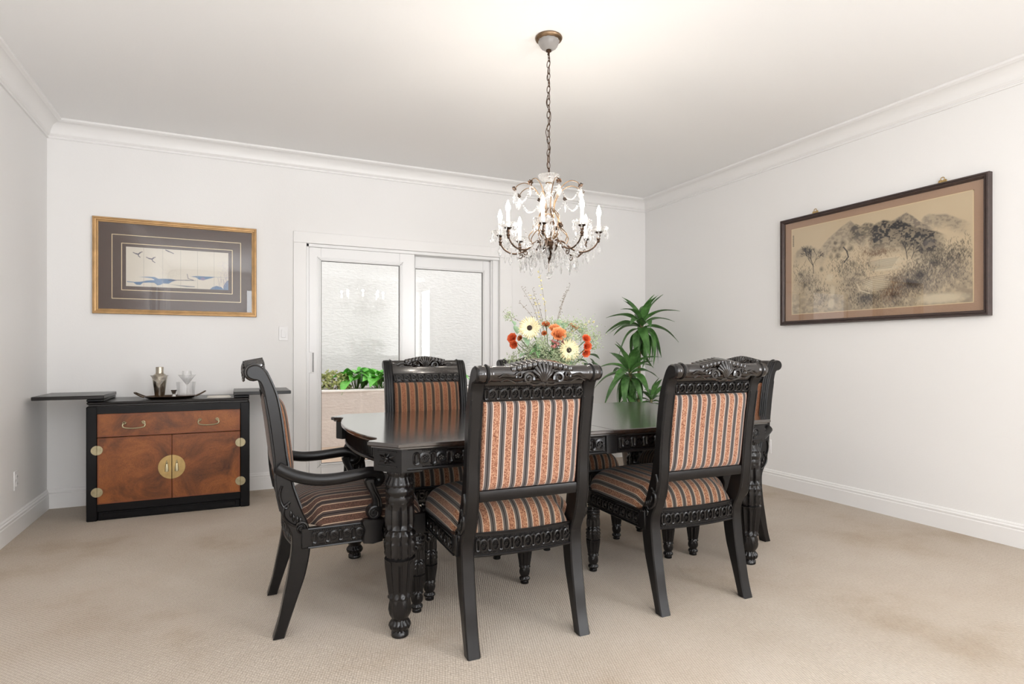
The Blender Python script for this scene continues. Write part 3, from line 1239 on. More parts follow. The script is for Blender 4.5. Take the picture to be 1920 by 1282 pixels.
def rail_mesh(kind):
    m = MB()
    if kind == 'rear':
        n = 10
        for i in range(n):
            xa, xb = -XI + 2 * XI * i / n, -XI + 2 * XI * (i + 1) / n
            ya, yb_ = (0.050 - 0.020 * (1 - (x / XI) ** 2) for x in (xa, xb))
            vs = []
            for x, y in ((xa, ya), (xb, yb_)):
                vs += [(x, y, .347), (x, y + .035, .347), (x, y + .035, .432), (x, y, .432)]
            m.add(vs, [(0, 1, 5, 4), (1, 2, 6, 5), (2, 3, 7, 6), (3, 0, 4, 7)])
        for z in (.349, .434):
            m.tube([(x, 0.048 - 0.020 * (1 - (x / XI) ** 2), z) for x in [-XI + 2 * XI * i / 10 for i in range(11)]], 0.005, 6)
    elif kind == 'front':
        m.box(-.225, .225, .55, .582, .347, .434, 0.003)
        m.tube([(-.225, .584, .350), (.225, .584, .350)], 0.005, 6)
        m.tube([(-.225, .584, .431), (.225, .584, .431)], 0.005, 6)
    else:
        s = -1 if kind == 'left' else 1
        x0, x1 = (.240, .268) if s > 0 else (-.268, -.240)
        m.box(x0, x1, .075, .535, .345, .424, 0.003)
        for z in (.348, .421):
            m.tube([(s * .269, .10, z), (s * .269, .53, z)], 0.0045, 6)
    return m.mesh('seat_rail', M['black_wood'])


for k in ('rear', 'front', 'left', 'right'):
    ME['rail_' + k] = rail_mesh(k)
fz = frieze(2 * XI - 0.01, 0.066, 9)
fz.v = [(x, y + 0.046 - 0.020 * (1 - (x / XI) ** 2), z + .391) for x, y, z in fz.v]
ME['frieze_rear'] = fz.mesh('carved_frieze', M['carved'], 50)
fz = frieze(.44, 0.066, 9)
fz.v = [(-x, .586 - y, z + .391) for x, y, z in fz.v]
ME['frieze_front'] = fz.mesh('carved_frieze', M['carved'], 50)
for s, k in ((-1, 'left'), (1, 'right')):
    fz = frieze(.40, 0.06, 8)
    fz.v = [(s * (.271 - y), .315 + s * x, z + .385) for x, y, z in fz.v]
    ME['frieze_' + k] = fz.mesh('carved_frieze', M['carved'], 50)
ME['leg_block'] = MB().box(-.031, .031, -.031, .031, .0, .088, 0.004).mesh('leg_block', M['black_wood'])


def arm_mesh(s):
    m = MB()
    X = lambda y: s * (.262 + .030 * sin(pi * min(1, max(0, (y + .01) / .42))))
    path = [(-.012, .672), (.02, .652), (.06, .634), (.127, .618), (.2, .616), (.27, .622), (.33, .628), (.365, .622), (.385, .602), (.375, .582), (.357, .585)]
    P = catmull([(X(a), a, b) for a, b in path], 4)
    n = len(P)
    rr = [0.024 if i < n * .6 else 0.024 - 0.006 * (i - n * .6) / (n * .4) for i in range(n)]
    rr[0] = 0.024
    m.tube(P, rr, 12, flat=0.78, up=(1, 0, 0))
    return m.mesh('armrest', M['black_wood'], 50)


def arm_support(s):
    m = MB()
    poly = catmull([(.318, .600, 0), (.352, .604, 0), (.358, .580, 0), (.372, .545, 0), (.386, .505, 0), (.386, .465, 0), (.370, .440, 0), (.343, .438, 0),
                    (.325, .455, 0), (.327, .478, 0), (.345, .492, 0), (.350, .510, 0), (.338, .545, 0), (.324, .570, 0)], 3, True)
    x0, x1 = s * .262, s * .303
    m.prism([(p.x, p.y) for p in poly], x0, x1, ctx3, 0.005)
    for x in (x0, x1):
        sp = spiral(.353, .466, .026, .004, 1.2, 1.5, 22)
        m.tube([(x, a, b) for a, b in sp], [0.006 - 0.003 * i / 22 for i in range(23)], 6)
    for d in (.01, .02):
        m.tube(catmull([(x1, .328 + d, .59), (x1, .340 + d, .555), (x1, .358 + d, .52), (x1, .362 + d, .49)], 4), 0.0035, 5)
    blk = catmull([(.312, .438, 0), (.392, .438, 0), (.392, .415, 0), (.384, .395, 0), (.388, .345, 0), (.310, .345, 0), (.316, .395, 0), (.310, .415, 0)], 2, True)
    m.prism([(p.x, p.y) for p in blk], s * .262, s * .305, ctx3, 0.004)
    return m.mesh('arm_support', M['black_wood'], 45)


for s in (-1, 1):
    ME['arm%d' % s] = arm_mesh(s)
    ME['sup%d' % s] = arm_support(s)


def make_chair(name, label, group, arms=False):
    t = thing(name, label, 'armchair' if arms else 'chair', (0, 0, 0), 0, group)
    for s in (-1, 1):
        o = link('rear_post', ME['post'][s], t)
        link('carved_scroll', ME['scroll'][s], o)
        o = link('leg', ME['front_leg'], t, (s * .238, .55, 0))
        link('leg_block', ME['leg_block'], o, (0, 0, .345))
    for k in ('rear', 'front', 'left', 'right'):
        o = link('seat_rail', ME['rail_' + k], t)
        link('carved_frieze', ME['frieze_' + k], o)
    o = link('top_rail', ME['top_rail'], t)
    ang = math.atan2(yb(.998) - yb(.94), .058)
    link('carved_frieze', ME['back_frieze'], o, (0, yb(.969) + 0.008, .969), (-ang, 0, 0))
    angf = math.atan2(yf(.998) - yf(.94), .058)
    link('carved_frieze', ME['back_frieze'], o, (0, yf(.967) - 0.002, .967), (angf, 0, pi))
    link('carved_crest', ME['crest'], t)
    link('lower_rail', ME['lower_rail'], t)
    link('back_cushion', ME['back_arm' if arms else 'back_cushion'], t)
    link('seat_cushion', ME['seat_arm' if arms else 'seat'], t)
    if arms:
        for s in (-1, 1):
            link('armrest', ME['arm%d' % s], t)
            link('arm_support', ME['sup%d' % s], t)
    return t


G1, G2 = 'side chairs at the dining table', 'armchairs at the table ends'
c0 = make_chair('dining_chair', 'dark carved side chair with its striped back to the camera, left of the near two', G1)
spots = [(1.018, 2.020, -1.5, None),
         (1.885, 2.003, -1.5, 'dark carved side chair with its striped back to the camera, right of the near two'),
         (1.065, 3.488, 178, 'dark side chair behind the table in front of the glass door, facing the camera'),
         (1.835, 3.488, 180, 'far side chair almost wholly hidden behind the near left chair and the flowers')]
for i, (x, y, a, lb) in enumerate(spots):
    o = c0 if i == 0 else copy_tree(c0)
    o.location = (x, y, 0)
    o.rotation_euler = (0, 0, R(a))
    if lb:
        o['label'] = lb
a0 = make_chair('dining_armchair', 'dark carved armchair seen from the side at the left end of the table', G2, True)
a0.location = (0.158, 2.718, 0)
a0.rotation_euler = (0, 0, R(-90))
a1 = copy_tree(a0)
a1.location = (2.845, 2.765, 0)
a1.rotation_euler = (0, 0, R(90))
a1['label'] = 'dark carved armchair at the right end of the table near the right wall'

# ================================================================== table
TX, TY, TZ = 1.53, 2.79, 0.775
tb = thing('dining_table', 'long dark carved dining table with a polished top and turned legs', 'table', (TX, TY, 0))
HX, HY = 0.977, 0.602


def outline(inset=0.0, half=None):
    """table plan, counter-clockwise from the front right corner; inset moves everything inward"""
    i = inset
    e = [(HX - i * .8, -HY + i), (HX + .092 - i * 1.2, -HY + .118 + i * .2), (HX + .080 - i * 1.2, -HY + .146), (HX + .048 - i, -HY + .160), (HX + .040 - i, -HY + .185)]
    for k in range(13):
        t = -1 + 2 * k / 12
        e.append((HX + .042 + .055 * max(0, cos(t * pi / 2)) ** .75 - i, t * (HY - .205)))
    e += [(HX + .040 - i, HY - .185), (HX + .048 - i, HY - .160), (HX + .080 - i * 1.2, HY - .146), (HX + .092 - i * 1.2, HY - .118 - i * .2), (HX - i * .8, HY - i)]
    return e


flat3 = lambda p, q, d: (p, q, d)
for s in (-1, 1):
    E_ = outline()
    pts = [(0.0006, -HY), *E_, (0.0006, HY)]
    pts = [(s * a, b) for a, b in pts]
    m = MB().prism(pts, TZ - 0.017, TZ, flat3, 0.0035)
    E2 = outline(0.012)
    m.prism([(s * a, b) for a, b in [(0.0006, -HY + .012), *E2, (0.0006, HY - .012)]], TZ - 0.024, TZ - 0.016, flat3)
    m.build('table_leaf', M['tabletop'], tb)
# aprons
AZ0, AZ1 = 0.668, TZ - 0.022
for s in (-1, 1):
    m = MB().box(-HX + .02, HX - .02, min(s * (HY - .025), s * (HY - .05)), max(s * (HY - .025), s * (HY - .05)), AZ0, AZ1)
    m.tube([(-HX + .04, s * (HY - .024), AZ0 + .004), (HX - .04, s * (HY - .024), AZ0 + .004)], 0.007, 8)
    m.tube([(-HX + .04, s * (HY - .024), AZ1 - .006), (HX - .04, s * (HY - .024), AZ1 - .006)], 0.005, 8)
    m.box(-.028, .028, min(s * (HY - .017), s * (HY - .05)), max(s * (HY - .017), s * (HY - .05)), AZ0 - .003, AZ1, 0.002)
    o = m.build('apron', M['black_wood'], tb)
    L = HX - .075
    fz = frieze(L - .03, 0.066, 13)
    cx = (.028 + L) / 2 + .012
    for sx in (-1, 1):
        g = MB()
        g.v, g.f, g.mi = [((x + sx * cx), -HY + .024 + y, z + (AZ0 + AZ1) / 2) for x, y, z in fz.v], fz.f, fz.mi
        if s > 0:
            g.v = [(-x, -y, z) for x, y, z in g.v]
        g.build('carved_frieze', M['carved'], o, 50)
    # curved end apron with reeding
    en = [(a, b) for a, b in outline(.028)[4:19]]
    m = MB()
    pts = [(s * a, b) for a, b in en] + [(s * (a - .022), b) for a, b in en[::-1]]
    zl = 0.672
    m.prism(pts, zl, AZ1, flat3)
    sm = [Vector((s * a, b, 0)) for a, b in en]
    m.tube([(p.x, p.y, zl + .004) for p in sm], 0.008, 8)
    o = m.build('end_apron', M['black_wood'], tb)
    m = MB()
    fine = catmull(sm, 4)
    for i in range(1, len(fine) - 1):
        m.tube([(fine[i].x + s * .001, fine[i].y, zl + .016), (fine[i].x + s * .001, fine[i].y, AZ1 - .008)], 0.0048, 5)
    m.build('carved_reeding', M['carved'], o)
    for sy in (-1, 1):
        # corner block with its flower, and the leg below
        blk = [(HX - .018, -HY + .020), (HX + .066, -HY + .125), (HX + .042, -HY + .165), (HX - .06, -HY + .165), (HX - .10, -HY + .12), (HX - .10, -HY + .020)]
        pts = [(s * a, -sy * b) for a, b in blk]
        m = MB().prism(pts, 0.658, AZ1, flat3, 0.003)
        o = m.build('corner_block', M['black_wood'], tb)
        fl = MB()
        mid = Vector((HX + .024, -HY + .0725, 0.71))
        d = Vector((.084, .105, 0)).normalized()
        nrm = Vector((d.y, -d.x, 0))
        for k in range(8):
            a = pi / 8 + k * pi / 4
            L = 0.040 if k in (0, 3, 4, 7) else 0.026
            p0 = mid + nrm * .002
            p1 = p0 + d * (L * cos(a)) + Vector((0, 0, L * 0.85 * sin(a)))
            pm = (p0 + p1) / 2 + nrm * .004
            fl.tube([p0, pm, p1], [.002, .006, .001], 6)
        fl.ball(tuple(mid + nrm * .004), .007, 6, 4)
        for zz in (0.682, 0.738):
            fl.tube([mid + nrm * .001 - d * .045 + Vector((0, 0, zz - .71)), mid + nrm * .001 + d * .045 + Vector((0, 0, zz - .71))], 0.003, 5)
        fl.v = [(s * x, -sy * y, z) for x, y, z in fl.v]
        fl.build('carved_flower', M['carved'], o)
        if s == -1 and sy == -1:
            leg_me = turned_leg(0.66, 1.0).mesh('leg', M['carved'], 50)
        link('leg', leg_me, tb, (s * .943, sy * .492, 0), (0, 0, R(15 * s)))

# ================================================================== sideboard
SX, SY = -0.405, 4.70
sb = thing('sideboard', 'black lacquered sideboard with burl doors, round brass plate and flip-out top leaves', 'cabinet', (SX, SY, 0))
W2, D2 = 0.493, 0.46
m = MB()
for s in (-1, 1):
    m.box(min(s * .430, s * W2), max(s * .430, s * W2), 0, D2, 0, .762, 0.006)
m.box(-.432, .432, .002, .03, .712, .758).box(-.432, .432, .002, .03, .062, .112)
m.box(-.432, .432, .02, D2 - .002, .05, .112).box(-.432, .432, .02, D2, .112, .756)
m.build('cabinet_body', M['lacquer'], sb)
m = MB().box(-.428, .428, .012, .03, 0.0, .058, .003).box(-.40, .40, .008, .03, .012, .048, .003)
m.build('plinth', M['lacquer'], sb)
m = MB()
m.box(-W2 + .012, W2 - .012, .012, D2, .760, .776, .002).box(-W2 + .002, W2 - .002, .0, D2 + .002, .774, .792, .007)
m.box(-W2 + .006, W2 - .006, .004, D2, .756, .764, .003)
m.build('top', M['leaf_lacquer'], sb)
for s, a, b in ((-1, -.782, -.393), (1, .386, .777)):
    m = MB().box(a, b, -.002, D2 - .01, .812, .836, .003)
    o = m.build('flip_leaf', M['leaf_lacquer'], sb)
    x0, x1 = (-.491, -.396) if s < 0 else (.389, .491)
    MB().box(x0, x1, .0, D2 - .012, .793, .812, .005).build('folded_layer', M['lacquer'], o)


def front_panel(name, x0, x1, z0, z1):
    o = MB().box(x0, x1, -.004, .006, z0, z1, .0015).build(name, M['burl'], sb)
    q = MB()
    e, t = .004, .004
    for c in ((x0 + e, x1 - e, z0 + e, z0 + e + t), (x0 + e, x1 - e, z1 - e - t, z1 - e), (x0 + e, x0 + e + t, z0 + e, z1 - e), (x1 - e - t, x1 - e, z0 + e, z1 - e)):
        q.box(c[0], c[1], -.0048, 0, c[2], c[3])
    q.build('inlay_line', M['inlay'], o)
    return o


def drop_handle(parent, x, z, w):
    m = MB()
    for s in (-1, 1):
        m.ball((x + s * w * .40, -.012, z + .012), .0075, 8, 6)
        sp = spiral(s * w * .43, .012, .013, .003, 0.3 if s < 0 else pi - .3, 1.1 * -s, 16)
        m.tube([(x + a, -.014, z + b) for a, b in sp], .0028, 6)
    P = catmull([(x - w * .46, -.016, z + .012), (x - w * .5, -.02, z + .0), (x - w * .42, -.022, z - .016), (x, -.024, z - .022), (x + w * .42, -.022, z - .016),
                 (x + w * .5, -.02, z), (x + w * .46, -.016, z + .012)], 5)
    m.tube(P, .0046, 8)
    tag(m.build('handle', M['pale_brass'], parent), 'curled brass drawer handle')


dr = front_panel('drawer', -.430, .430, .556, .711)
drop_handle(dr, -.222, .632, .13)
drop_handle(dr, .227, .632, .13)
for s in (-1, 1):
    x0, x1 = (-.430, -.0012) if s < 0 else (.0012, .430)
    d = front_panel('door', x0, x1, .112, .552)
    n = 24
    pts = [(s * .0015, .083)] + [(s * (.0015 + .0815 * sin(pi * k / n)), .083 * cos(pi * k / n)) for k in range(1, n)] + [(s * .0015, -.083)]
    m = MB().prism([(a, b + .329) for a, b in pts], -.0045, -.0085, lambda p, q, dd: (p, dd, q), .0012)
    m.build('lock_plate', M['brass'], d)
    m = MB()
    x = s * .030
    m.ball((x, -.012, .360), .007, 8, 5).ball((x, -.012, .371), .0045, 8, 5)
    m.tube([(x, -.013, .354), (x, -.014, .335), (x, -.013, .30)], [.003, .005, .0065], 8, flat=1.9, up=(1, 0, 0))
    m.tube([(x - .009, -.013, .304), (x, -.014, .297), (x + .009, -.013, .304)], .003, 6)
    m.build('pull', M['pale_brass'], d)
    for zc in (.471, .192):
        m = MB()
        for q in (-1, 1):
            pts = [(q * .0012, .032)] + [(q * (.0012 + .0325 * sin(pi * k / 14)), .032 * cos(pi * k / 14)) for k in range(1, 14)] + [(q * .0012, -.032)]
            m.prism([(a + s * .432, b + zc) for a, b in pts], -.001, -.0078, lambda p, q_, dd: (p, dd, q_), .001)
        m.tube([(s * .432, -.007, zc - .03), (s * .432, -.007, zc + .03)], .0028, 8)
        for q in (-1, 1):
            m.ball((s * .432 + q * .02, -.0078, zc), .0022, 6, 4)
        tag(m.build('hinge', M['pale_brass'], sb), 'round brass hinge')

# ------------------------------------------------------------------ things on the sideboard
TOPZ = .792


def on_sb(x, y):
    return (SX + x, SY + y, TOPZ)


tray = thing('serving_tray', 'oval dark metal tray with raised handles on the sideboard', 'tray', on_sb(-.022, .17))
m = MB()
sq = Matrix.Diagonal((1, .62, 1, 1))
m.lathe([(.0, .0), (.13, .0), (.15, .006), (.168, .016), (.172, .018), (.168, .019), (.148, .009), (.128, .0035), (.0, .0035)], 48, sq, caps=False)
m.build('tray_dish', M['tray'], tray)
for s in (-1, 1):
    P = catmull([(s * .158, -.05, .014), (s * .185, -.046, .026), (s * .216, -.03, .044), (s * .222, 0, .047), (s * .216, .03, .044), (s * .185, .046, .026), (s * .158, .05, .014)], 5)
    MB().tube(P, .0045, 8).build('tray_handle', M['tray'], tray)
TRZ = TOPZ + .0036


def tr(x, y):
    return (SX - .022 + x, SY + .17 + y, TRZ)


sk = thing('cocktail_shaker', 'tall warm metal cocktail shaker with a cap, on the tray', 'shaker', tr(-.072, .035))
MB().lathe([(0, 0), (.027, 0), (.029, .003), (.045, .128), (.046, .14), (.0445, .143)], 40).build('tumbler', M['nickel'], sk)
MB().lathe([(.0475, .138), (.048, .143), (.047, .150), (.040, .165), (.028, .174), (.026, .176), (.026, .180)], 40).build('shoulder', M['nickel'], sk)
MB().lathe([(.0262, .178), (.0262, .181), (.025, .184), (.0255, .218), (.024, .222), (0, .223)], 32).build('cap', M['nickel'], sk)


def martini(name, label, loc, h=.165, r=.058):
    g = thing(name, label, 'glass', loc, 0, 'stemmed glasses on the tray')
    MB().lathe([(0, 0), (.034, 0), (.034, .0015), (.010, .004), (.0042, .010), (.0036, h * .52), (.005, h * .56), (r, h), (r - .0014, h), (.004, h * .585), (0, h * .58)], 32,
               caps=False).build('stemmed_bowl', M['thin_glass'], g)
    return g


martini('martini_glass', 'clear martini glass standing in front of the cocktail shaker', tr(-.066, -.045))
martini('martini_glass', 'clear martini glass in front of the wide tumbler', tr(.105, -.035))
g = thing('coupe_glass', 'clear stemmed glass rising behind the right martini glass', 'glass', tr(.098, .062), 0, 'stemmed glasses on the tray')
MB().lathe([(0, 0), (.034, 0), (.034, .0015), (.010, .004), (.004, .010), (.0038, .10), (.006, .108), (.028, .125), (.034, .15), (.030, .19), (.0285, .19), (.032, .15), (.026, .127),
            (.004, .112), (0, .112)], 32, caps=False).build('stemmed_bowl', M['thin_glass'], g)
g = thing('ice_tumbler', 'wide clear glass tumbler at the right of the tray', 'glass', tr(.095, .01))
MB().lathe([(0, 0), (.052, 0), (.056, .004), (.063, .112), (.0612, .112), (.0545, .016), (0, .014)], 36, caps=False).build('tumbler', M['thin_glass'], g)
g = thing('jigger', 'small two-ended metal jigger in the middle of the tray', 'jigger', tr(.022, -.03))
MB().lathe([(.018, 0), (.019, .001), (.009, .028), (.020, .058), (.0188, .058), (.008, .031), (0, .029)], 28, caps=False).build('cup', M['chrome'], g)
nk = thing('paper_napkins', 'small stack of cream paper napkins right of the tray', 'napkin', on_sb(.288, .16), R(4))
for k in range(4):
    MB().box(-.078 + .002 * k, .078 - .001 * k, -.075, .075 - .002 * k, .002 * k, .002 * k + .0016).build('napkin', M['paper'], nk, rot=(0, 0, R(2 * k - 3)))


# ================================================================== framed pictures
class Canvas:
    def __init__(s, W, H, col):
        s.W, s.H = W, H
        s.a = np.ones((H, W, 3), np.float64) * np.array(col[:3])
        s.yy, s.xx = np.mgrid[0:H, 0:W]
        s.u = (s.xx + .5) / W
        s.v = (s.yy + .5) / H
        s.rs = np.random.RandomState(5)

    def noise(s, fx, fy, octs=4, seed=0):
        rs = np.random.RandomState(seed)
        out = np.zeros((s.H, s.W))
        amp, tot = 1.0, 0
        for o in range(octs):
            nx, ny = int(fx * 2 ** o) + 2, int(fy * 2 ** o) + 2
            g = rs.rand(ny + 1, nx + 1)
            x, y = s.u * (nx - 1), s.v * (ny - 1)
            xi, yi = x.astype(int), y.astype(int)
            tx, ty = x - xi, y - yi
            tx, ty = tx * tx * (3 - 2 * tx), ty * ty * (3 - 2 * ty)
            out += amp * ((g[yi, xi] * (1 - tx) + g[yi, xi + 1] * tx) * (1 - ty) + (g[yi + 1, xi] * (1 - tx) + g[yi + 1, xi + 1] * tx) * ty)
            tot += amp
            amp *= .55
        return out / tot

    def mix(s, mask, col):
        m_ = np.clip(mask, 0, 1)[..., None]
        s.a = s.a * (1 - m_) + np.array(col[:3]) * m_

    def line(s, pts, w, col, al=1.0):
        asp = s.W / s.H
        W_ = s.W
        for (x0, y0), (x1, y1) in zip(pts, pts[1:]):
            ax, ay, bx, by = x0, y0 / 1.0, x1, y1
            pad = w * 2 + 1.5 / W_
            i0, i1 = int((min(ax, bx) - pad) * s.W), int((max(ax, bx) + pad) * s.W) + 1
            j0, j1 = int((min(ay, by) - pad * asp) * s.H), int((max(ay, by) + pad * asp) * s.H) + 1
            i0, j0, i1, j1 = max(i0, 0), max(j0, 0), min(i1, s.W), min(j1, s.H)
            if i0 >= i1 or j0 >= j1:
                continue
            X, Y = s.u[j0:j1, i0:i1], s.v[j0:j1, i0:i1] / asp
            dx, dy = bx - ax, (by - ay) / asp
            L = dx * dx + dy * dy + 1e-12
            t = np.clip(((X - ax) * dx + (Y - ay / asp) * dy) / L, 0, 1)
            d = np.hypot(X - ax - t * dx, Y - ay / asp - t * dy)
            m_ = (np.clip((w - d) * W_ + .5, 0, 1) * al)[..., None]
            s.a[j0:j1, i0:i1] = s.a[j0:j1, i0:i1] * (1 - m_) + np.array(col[:3]) * m_

    def blob(s, cx, cy, rx, ry, col, al=1.0, soft=.4, nz=None):
        d = np.hypot((s.u - cx) / rx, (s.v - cy) / ry)
        m_ = np.clip((1 - d) / soft, 0, 1) * al
        if nz is not None:
            m_ = m_ * nz
        s.mix(m_, col)

    def poly_under(s, pts, col, al=1.0, fade=.2, top=.012, nz=None):
        """ink below a ridge line, strong at the ridge and fading into mist"""
        xs, ys = [p[0] for p in pts], [p[1] for p in pts]
        r_ = np.interp(s.u[0], xs, ys, left=9, right=9)
        al = al * np.clip((s.u[0] - xs[0]) / .035, 0, 1) * np.clip((xs[-1] - s.u[0]) / .06, 0, 1)
        d = s.v - r_[None, :]
        m_ = np.clip(d / top, 0, 1) * np.clip(2.0 * (1 - d / fade), 0, 1) * al
        if nz is not None:
            m_ = m_ * nz
        s.mix(m_, col)

    def object(s, name, mat, parent, O, U, V):
        """print as a fine mesh with one colour per corner point; O top left, U across, V down"""
        O, U, V = Vector(O), Vector(U), Vector(V)
        vs = np.zeros((s.H, s.W, 3))
        uu, vv = np.linspace(0, 1, s.W), np.linspace(0, 1, s.H)
        for k in range(3):
            vs[..., k] = O[k] + U[k] * uu[None, :] + V[k] * vv[:, None]
        idx = np.arange(s.W * s.H).reshape(s.H, s.W)
        fc = np.stack([idx[:-1, :-1], idx[1:, :-1], idx[1:, 1:], idx[:-1, 1:]], -1).reshape(-1, 4)
        me = bpy.data.meshes.new(name)
        me.vertices.add(s.W * s.H)
        me.vertices.foreach_set('co', vs.reshape(-1))
        me.loops.add(len(fc) * 4)
        me.loops.foreach_set('vertex_index', fc.reshape(-1))
        me.polygons.add(len(fc))
        me.polygons.foreach_set('loop_start', np.arange(0, len(fc) * 4, 4))
        me.update(calc_edges=True)
        at = me.color_attributes.new('ink', 'FLOAT_COLOR', 'POINT')
        at.data.foreach_set('color', np.concatenate([np.clip(s.a, 0, 1), np.ones((s.H, s.W, 1))], -1).reshape(-1))
        me.materials.append(mat)
        return link(name, me, parent)


def frame_parts(t, w, h, fw, fd, mat, T=None, prof=None):
    """four mitred mouldings; local x across, z up, front towards -y, back at y=0"""
    prof = prof or [(0, 0), (0, -fd * .8), (.1, -fd), (.3, -fd), (.36, -fd * .86), (.62, -fd * .8), (.7, -fd * .62), (.86, -fd * .6), (1, -fd * .45), (1, 0)]
    c = [(-w / 2, -h / 2), (w / 2, -h / 2), (w / 2, h / 2), (-w / 2, h / 2)]
    ins = [(1, 1), (-1, 1), (-1, -1), (1, -1)]
    for i in range(4):
        j = (i + 1) % 4
        vs = []
        for k in (i, j):
            for a, d in prof:
                vs.append((c[k][0] + ins[k][0] * a * fw, d, c[k][1] + ins[k][1] * a * fw))
        n = len(prof)
        fs = [(a, (a + 1) % n, n + (a + 1) % n, n + a) for a in range(n)] + [tuple(range(n)), tuple(range(n, 2 * n))]
        MB().add(vs, fs).build('frame_moulding', mat, t, 25)


# left picture: folding-screen print with cranes
PW, PH = 1.107, 0.716
t = thing('framed_print', 'gold-framed print of birds over blue water in a wide brown mat, above the sideboard', 'picture', (-.4045, BY, 1.7675))
frame_parts(t, PW, PH, .038, .03, M['gold'])
MB().box(-PW / 2 + .03, PW / 2 - .03, -.010, -.002, -PH / 2 + .03, PH / 2 - .03).build('mat_board', M['mat_brown'], t)
m = MB()
for x0, x1, z0, z1 in ((-.4355, .4385, -.2445, .2375), (-.3745, .3775, -.1795, .1755)):
    k = .0045
    m.box(x0, x1, -.0118, -.009, z0, z0 + k).box(x0, x1, -.0118, -.009, z1 - k, z1)
    m.box(x0, x0 + k, -.0118, -.009, z0, z1).box(x1 - k, x1, -.0118, -.009, z0, z1)
m.build('fillet', M['gold_line'], t)
cv = Canvas(300, 128, rgb(216, 208, 194))
cv.mix((cv.noise(6, 4, 3, 2) - .3) * .3, rgb(228, 220, 204))
blue, dblue, ink = rgb(92, 122, 158), rgb(60, 78, 104), rgb(84, 78, 96)
Q = lambda x, y: ((x - 215) / 1607.0, (y - (15 + .0622 * (x - 215))) / (627 - .0232 * (x - 215)))


def band(top, bot, col, al=1.0):
    T_, B_ = [Q(*p) for p in top], [Q(*p) for p in bot]
    a = np.interp(cv.u[0], [p[0] for p in T_], [p[1] for p in T_], left=2, right=2)[None, :]
    b = np.interp(cv.u[0], [p[0] for p in B_], [p[1] for p in B_], left=-2, right=-2)[None, :]
    cv.mix(np.clip((cv.v - a) * 90, 0, 1) * np.clip((b - cv.v) * 90, 0, 1) * al, col)


band([(230, 560), (340, 572), (440, 568), (520, 550), (640, 540), (760, 520), (900, 525), (980, 540)],
     [(230, 580), (330, 588), (370, 622), (430, 625), (470, 592), (560, 588), (640, 592), (690, 632), (730, 625), (780, 602), (860, 606), (910, 575), (980, 552)], blue)
band([(400, 494), (520, 488), (640, 492), (700, 520), (900, 525)], [(400, 500), (520, 508), (600, 520), (650, 548), (900, 560)], blue)
band([(860, 540), (1000, 536), (1160, 540), (1290, 545)], [(860, 562), (1000, 556), (1160, 556), (1290, 556)], ink, .8)
band([(860, 606), (1000, 622), (1150, 632), (1270, 640)], [(860, 612), (1000, 636), (1150, 656), (1270, 658)], dblue, .8)
band([(1200, 484), (1320, 476), (1450, 485), (1600, 490), (1820, 500)], [(1200, 490), (1290, 505), (1340, 540), (1420, 545), (1520, 520), (1600, 500), (1820, 508)], blue)
band([(1510, 690), (1560, 650), (1620, 632), (1700, 650), (1740, 690)], [(1510, 700), (1740, 700)], blue)
band([(1735, 640), (1780, 570), (1822, 540)], [(1735, 720), (1822, 720)], blue, .9)
for s_, e_ in (((1150, 450), (1165, 520)), ((1165, 520), (1250, 545)), ((1120, 545), (1250, 550))):
    cv.line([Q(*s_), Q(*e_)], .0035, ink, .8)
cv.blob(*Q(1400, 525), .03, .05, rgb(150, 130, 160), .7)
for x in (480, 768, 1048, 1315, 1583):
    cv.line([Q(x, 20 + .0622 * (x - 215)), Q(x, 640 + .039 * (x - 218))], .0014, rgb(150, 146, 138), .7)
for pts in ([(325, 112), (365, 130), (398, 138), (430, 112), (458, 100)], [(398, 138), (402, 165), (425, 185)], [(520, 185), (560, 205), (605, 215), (630, 195), (655, 185)],
            [(605, 215), (615, 245), (650, 268)], [(815, 70), (870, 95), (935, 125)], [(815, 72), (845, 85), (862, 96)]):
    cv.line([Q(*p) for p in pts], .0042, ink, .9)
    cv.line([Q(*p) for p in pts[1:-1]], .006, ink, .9)
rs = np.random.RandomState(3)
for _ in range(150):
    x, y = rs.normal(900, 70), rs.uniform(380, 520)
    cv.blob(*Q(x, y), .002, .006, rgb(160, 150, 140), .5)
for _ in range(260):
    x = 1822 - abs(rs.normal(0, 85))
    y = rs.uniform(250, 660)
    cv.blob(*Q(x, y), .003, .008, rgb(176, 166, 186), .55)
for _ in range(10):
    x0, y0 = rs.uniform(1640, 1800), rs.uniform(560, 680)
    cv.line([Q(x0, y0), Q(x0 + rs.uniform(-60, 20), y0 - rs.uniform(40, 160))], .0015, rgb(130, 120, 140), .6)
cv.object('art_print', M['ink'], t, (-.345, -.0112, .149), (.692, 0, 0), (0, 0, -.296))
MB().box(-PW / 2 + .03, PW / 2 - .03, -.0165, -.0145, -PH / 2 + .03, PH / 2 - .03).build('picture_glass', M['picture_glass'], t)

# right picture: misty mountain landscape in ink
PW, PH = 1.478, 0.856
t = thing('framed_painting', 'dark-framed ink landscape of misty mountains with a tan silk border, on the right wall', 'picture', (RX, 2.6915, 1.7695), R(-90))
frame_parts(t, PW, PH, .034, .042, M['frame_dark'], prof=[(0, 0), (0, -.034), (.12, -.042), (.34, -.042), (.4, -.036), (.5, -.036), (.56, -.042), (.72, -.040), (.84, -.030), (1, -.026), (1, 0)])
MB().box(-PW / 2 + .028, PW / 2 - .028, -.014, -.004, -PH / 2 + .028, PH / 2 - .028).build('silk_mat', M['mat_silk'], t)
cv = Canvas(520, 280, rgb(206, 186, 154))
paper = rgb(206, 186, 154)
cv.mix((cv.noise(5, 3, 4, 1) - .35) * .7, rgb(214, 198, 170))
ik, ikw, brown = rgb(46, 43, 44), rgb(104, 96, 92), rgb(112, 82, 60)


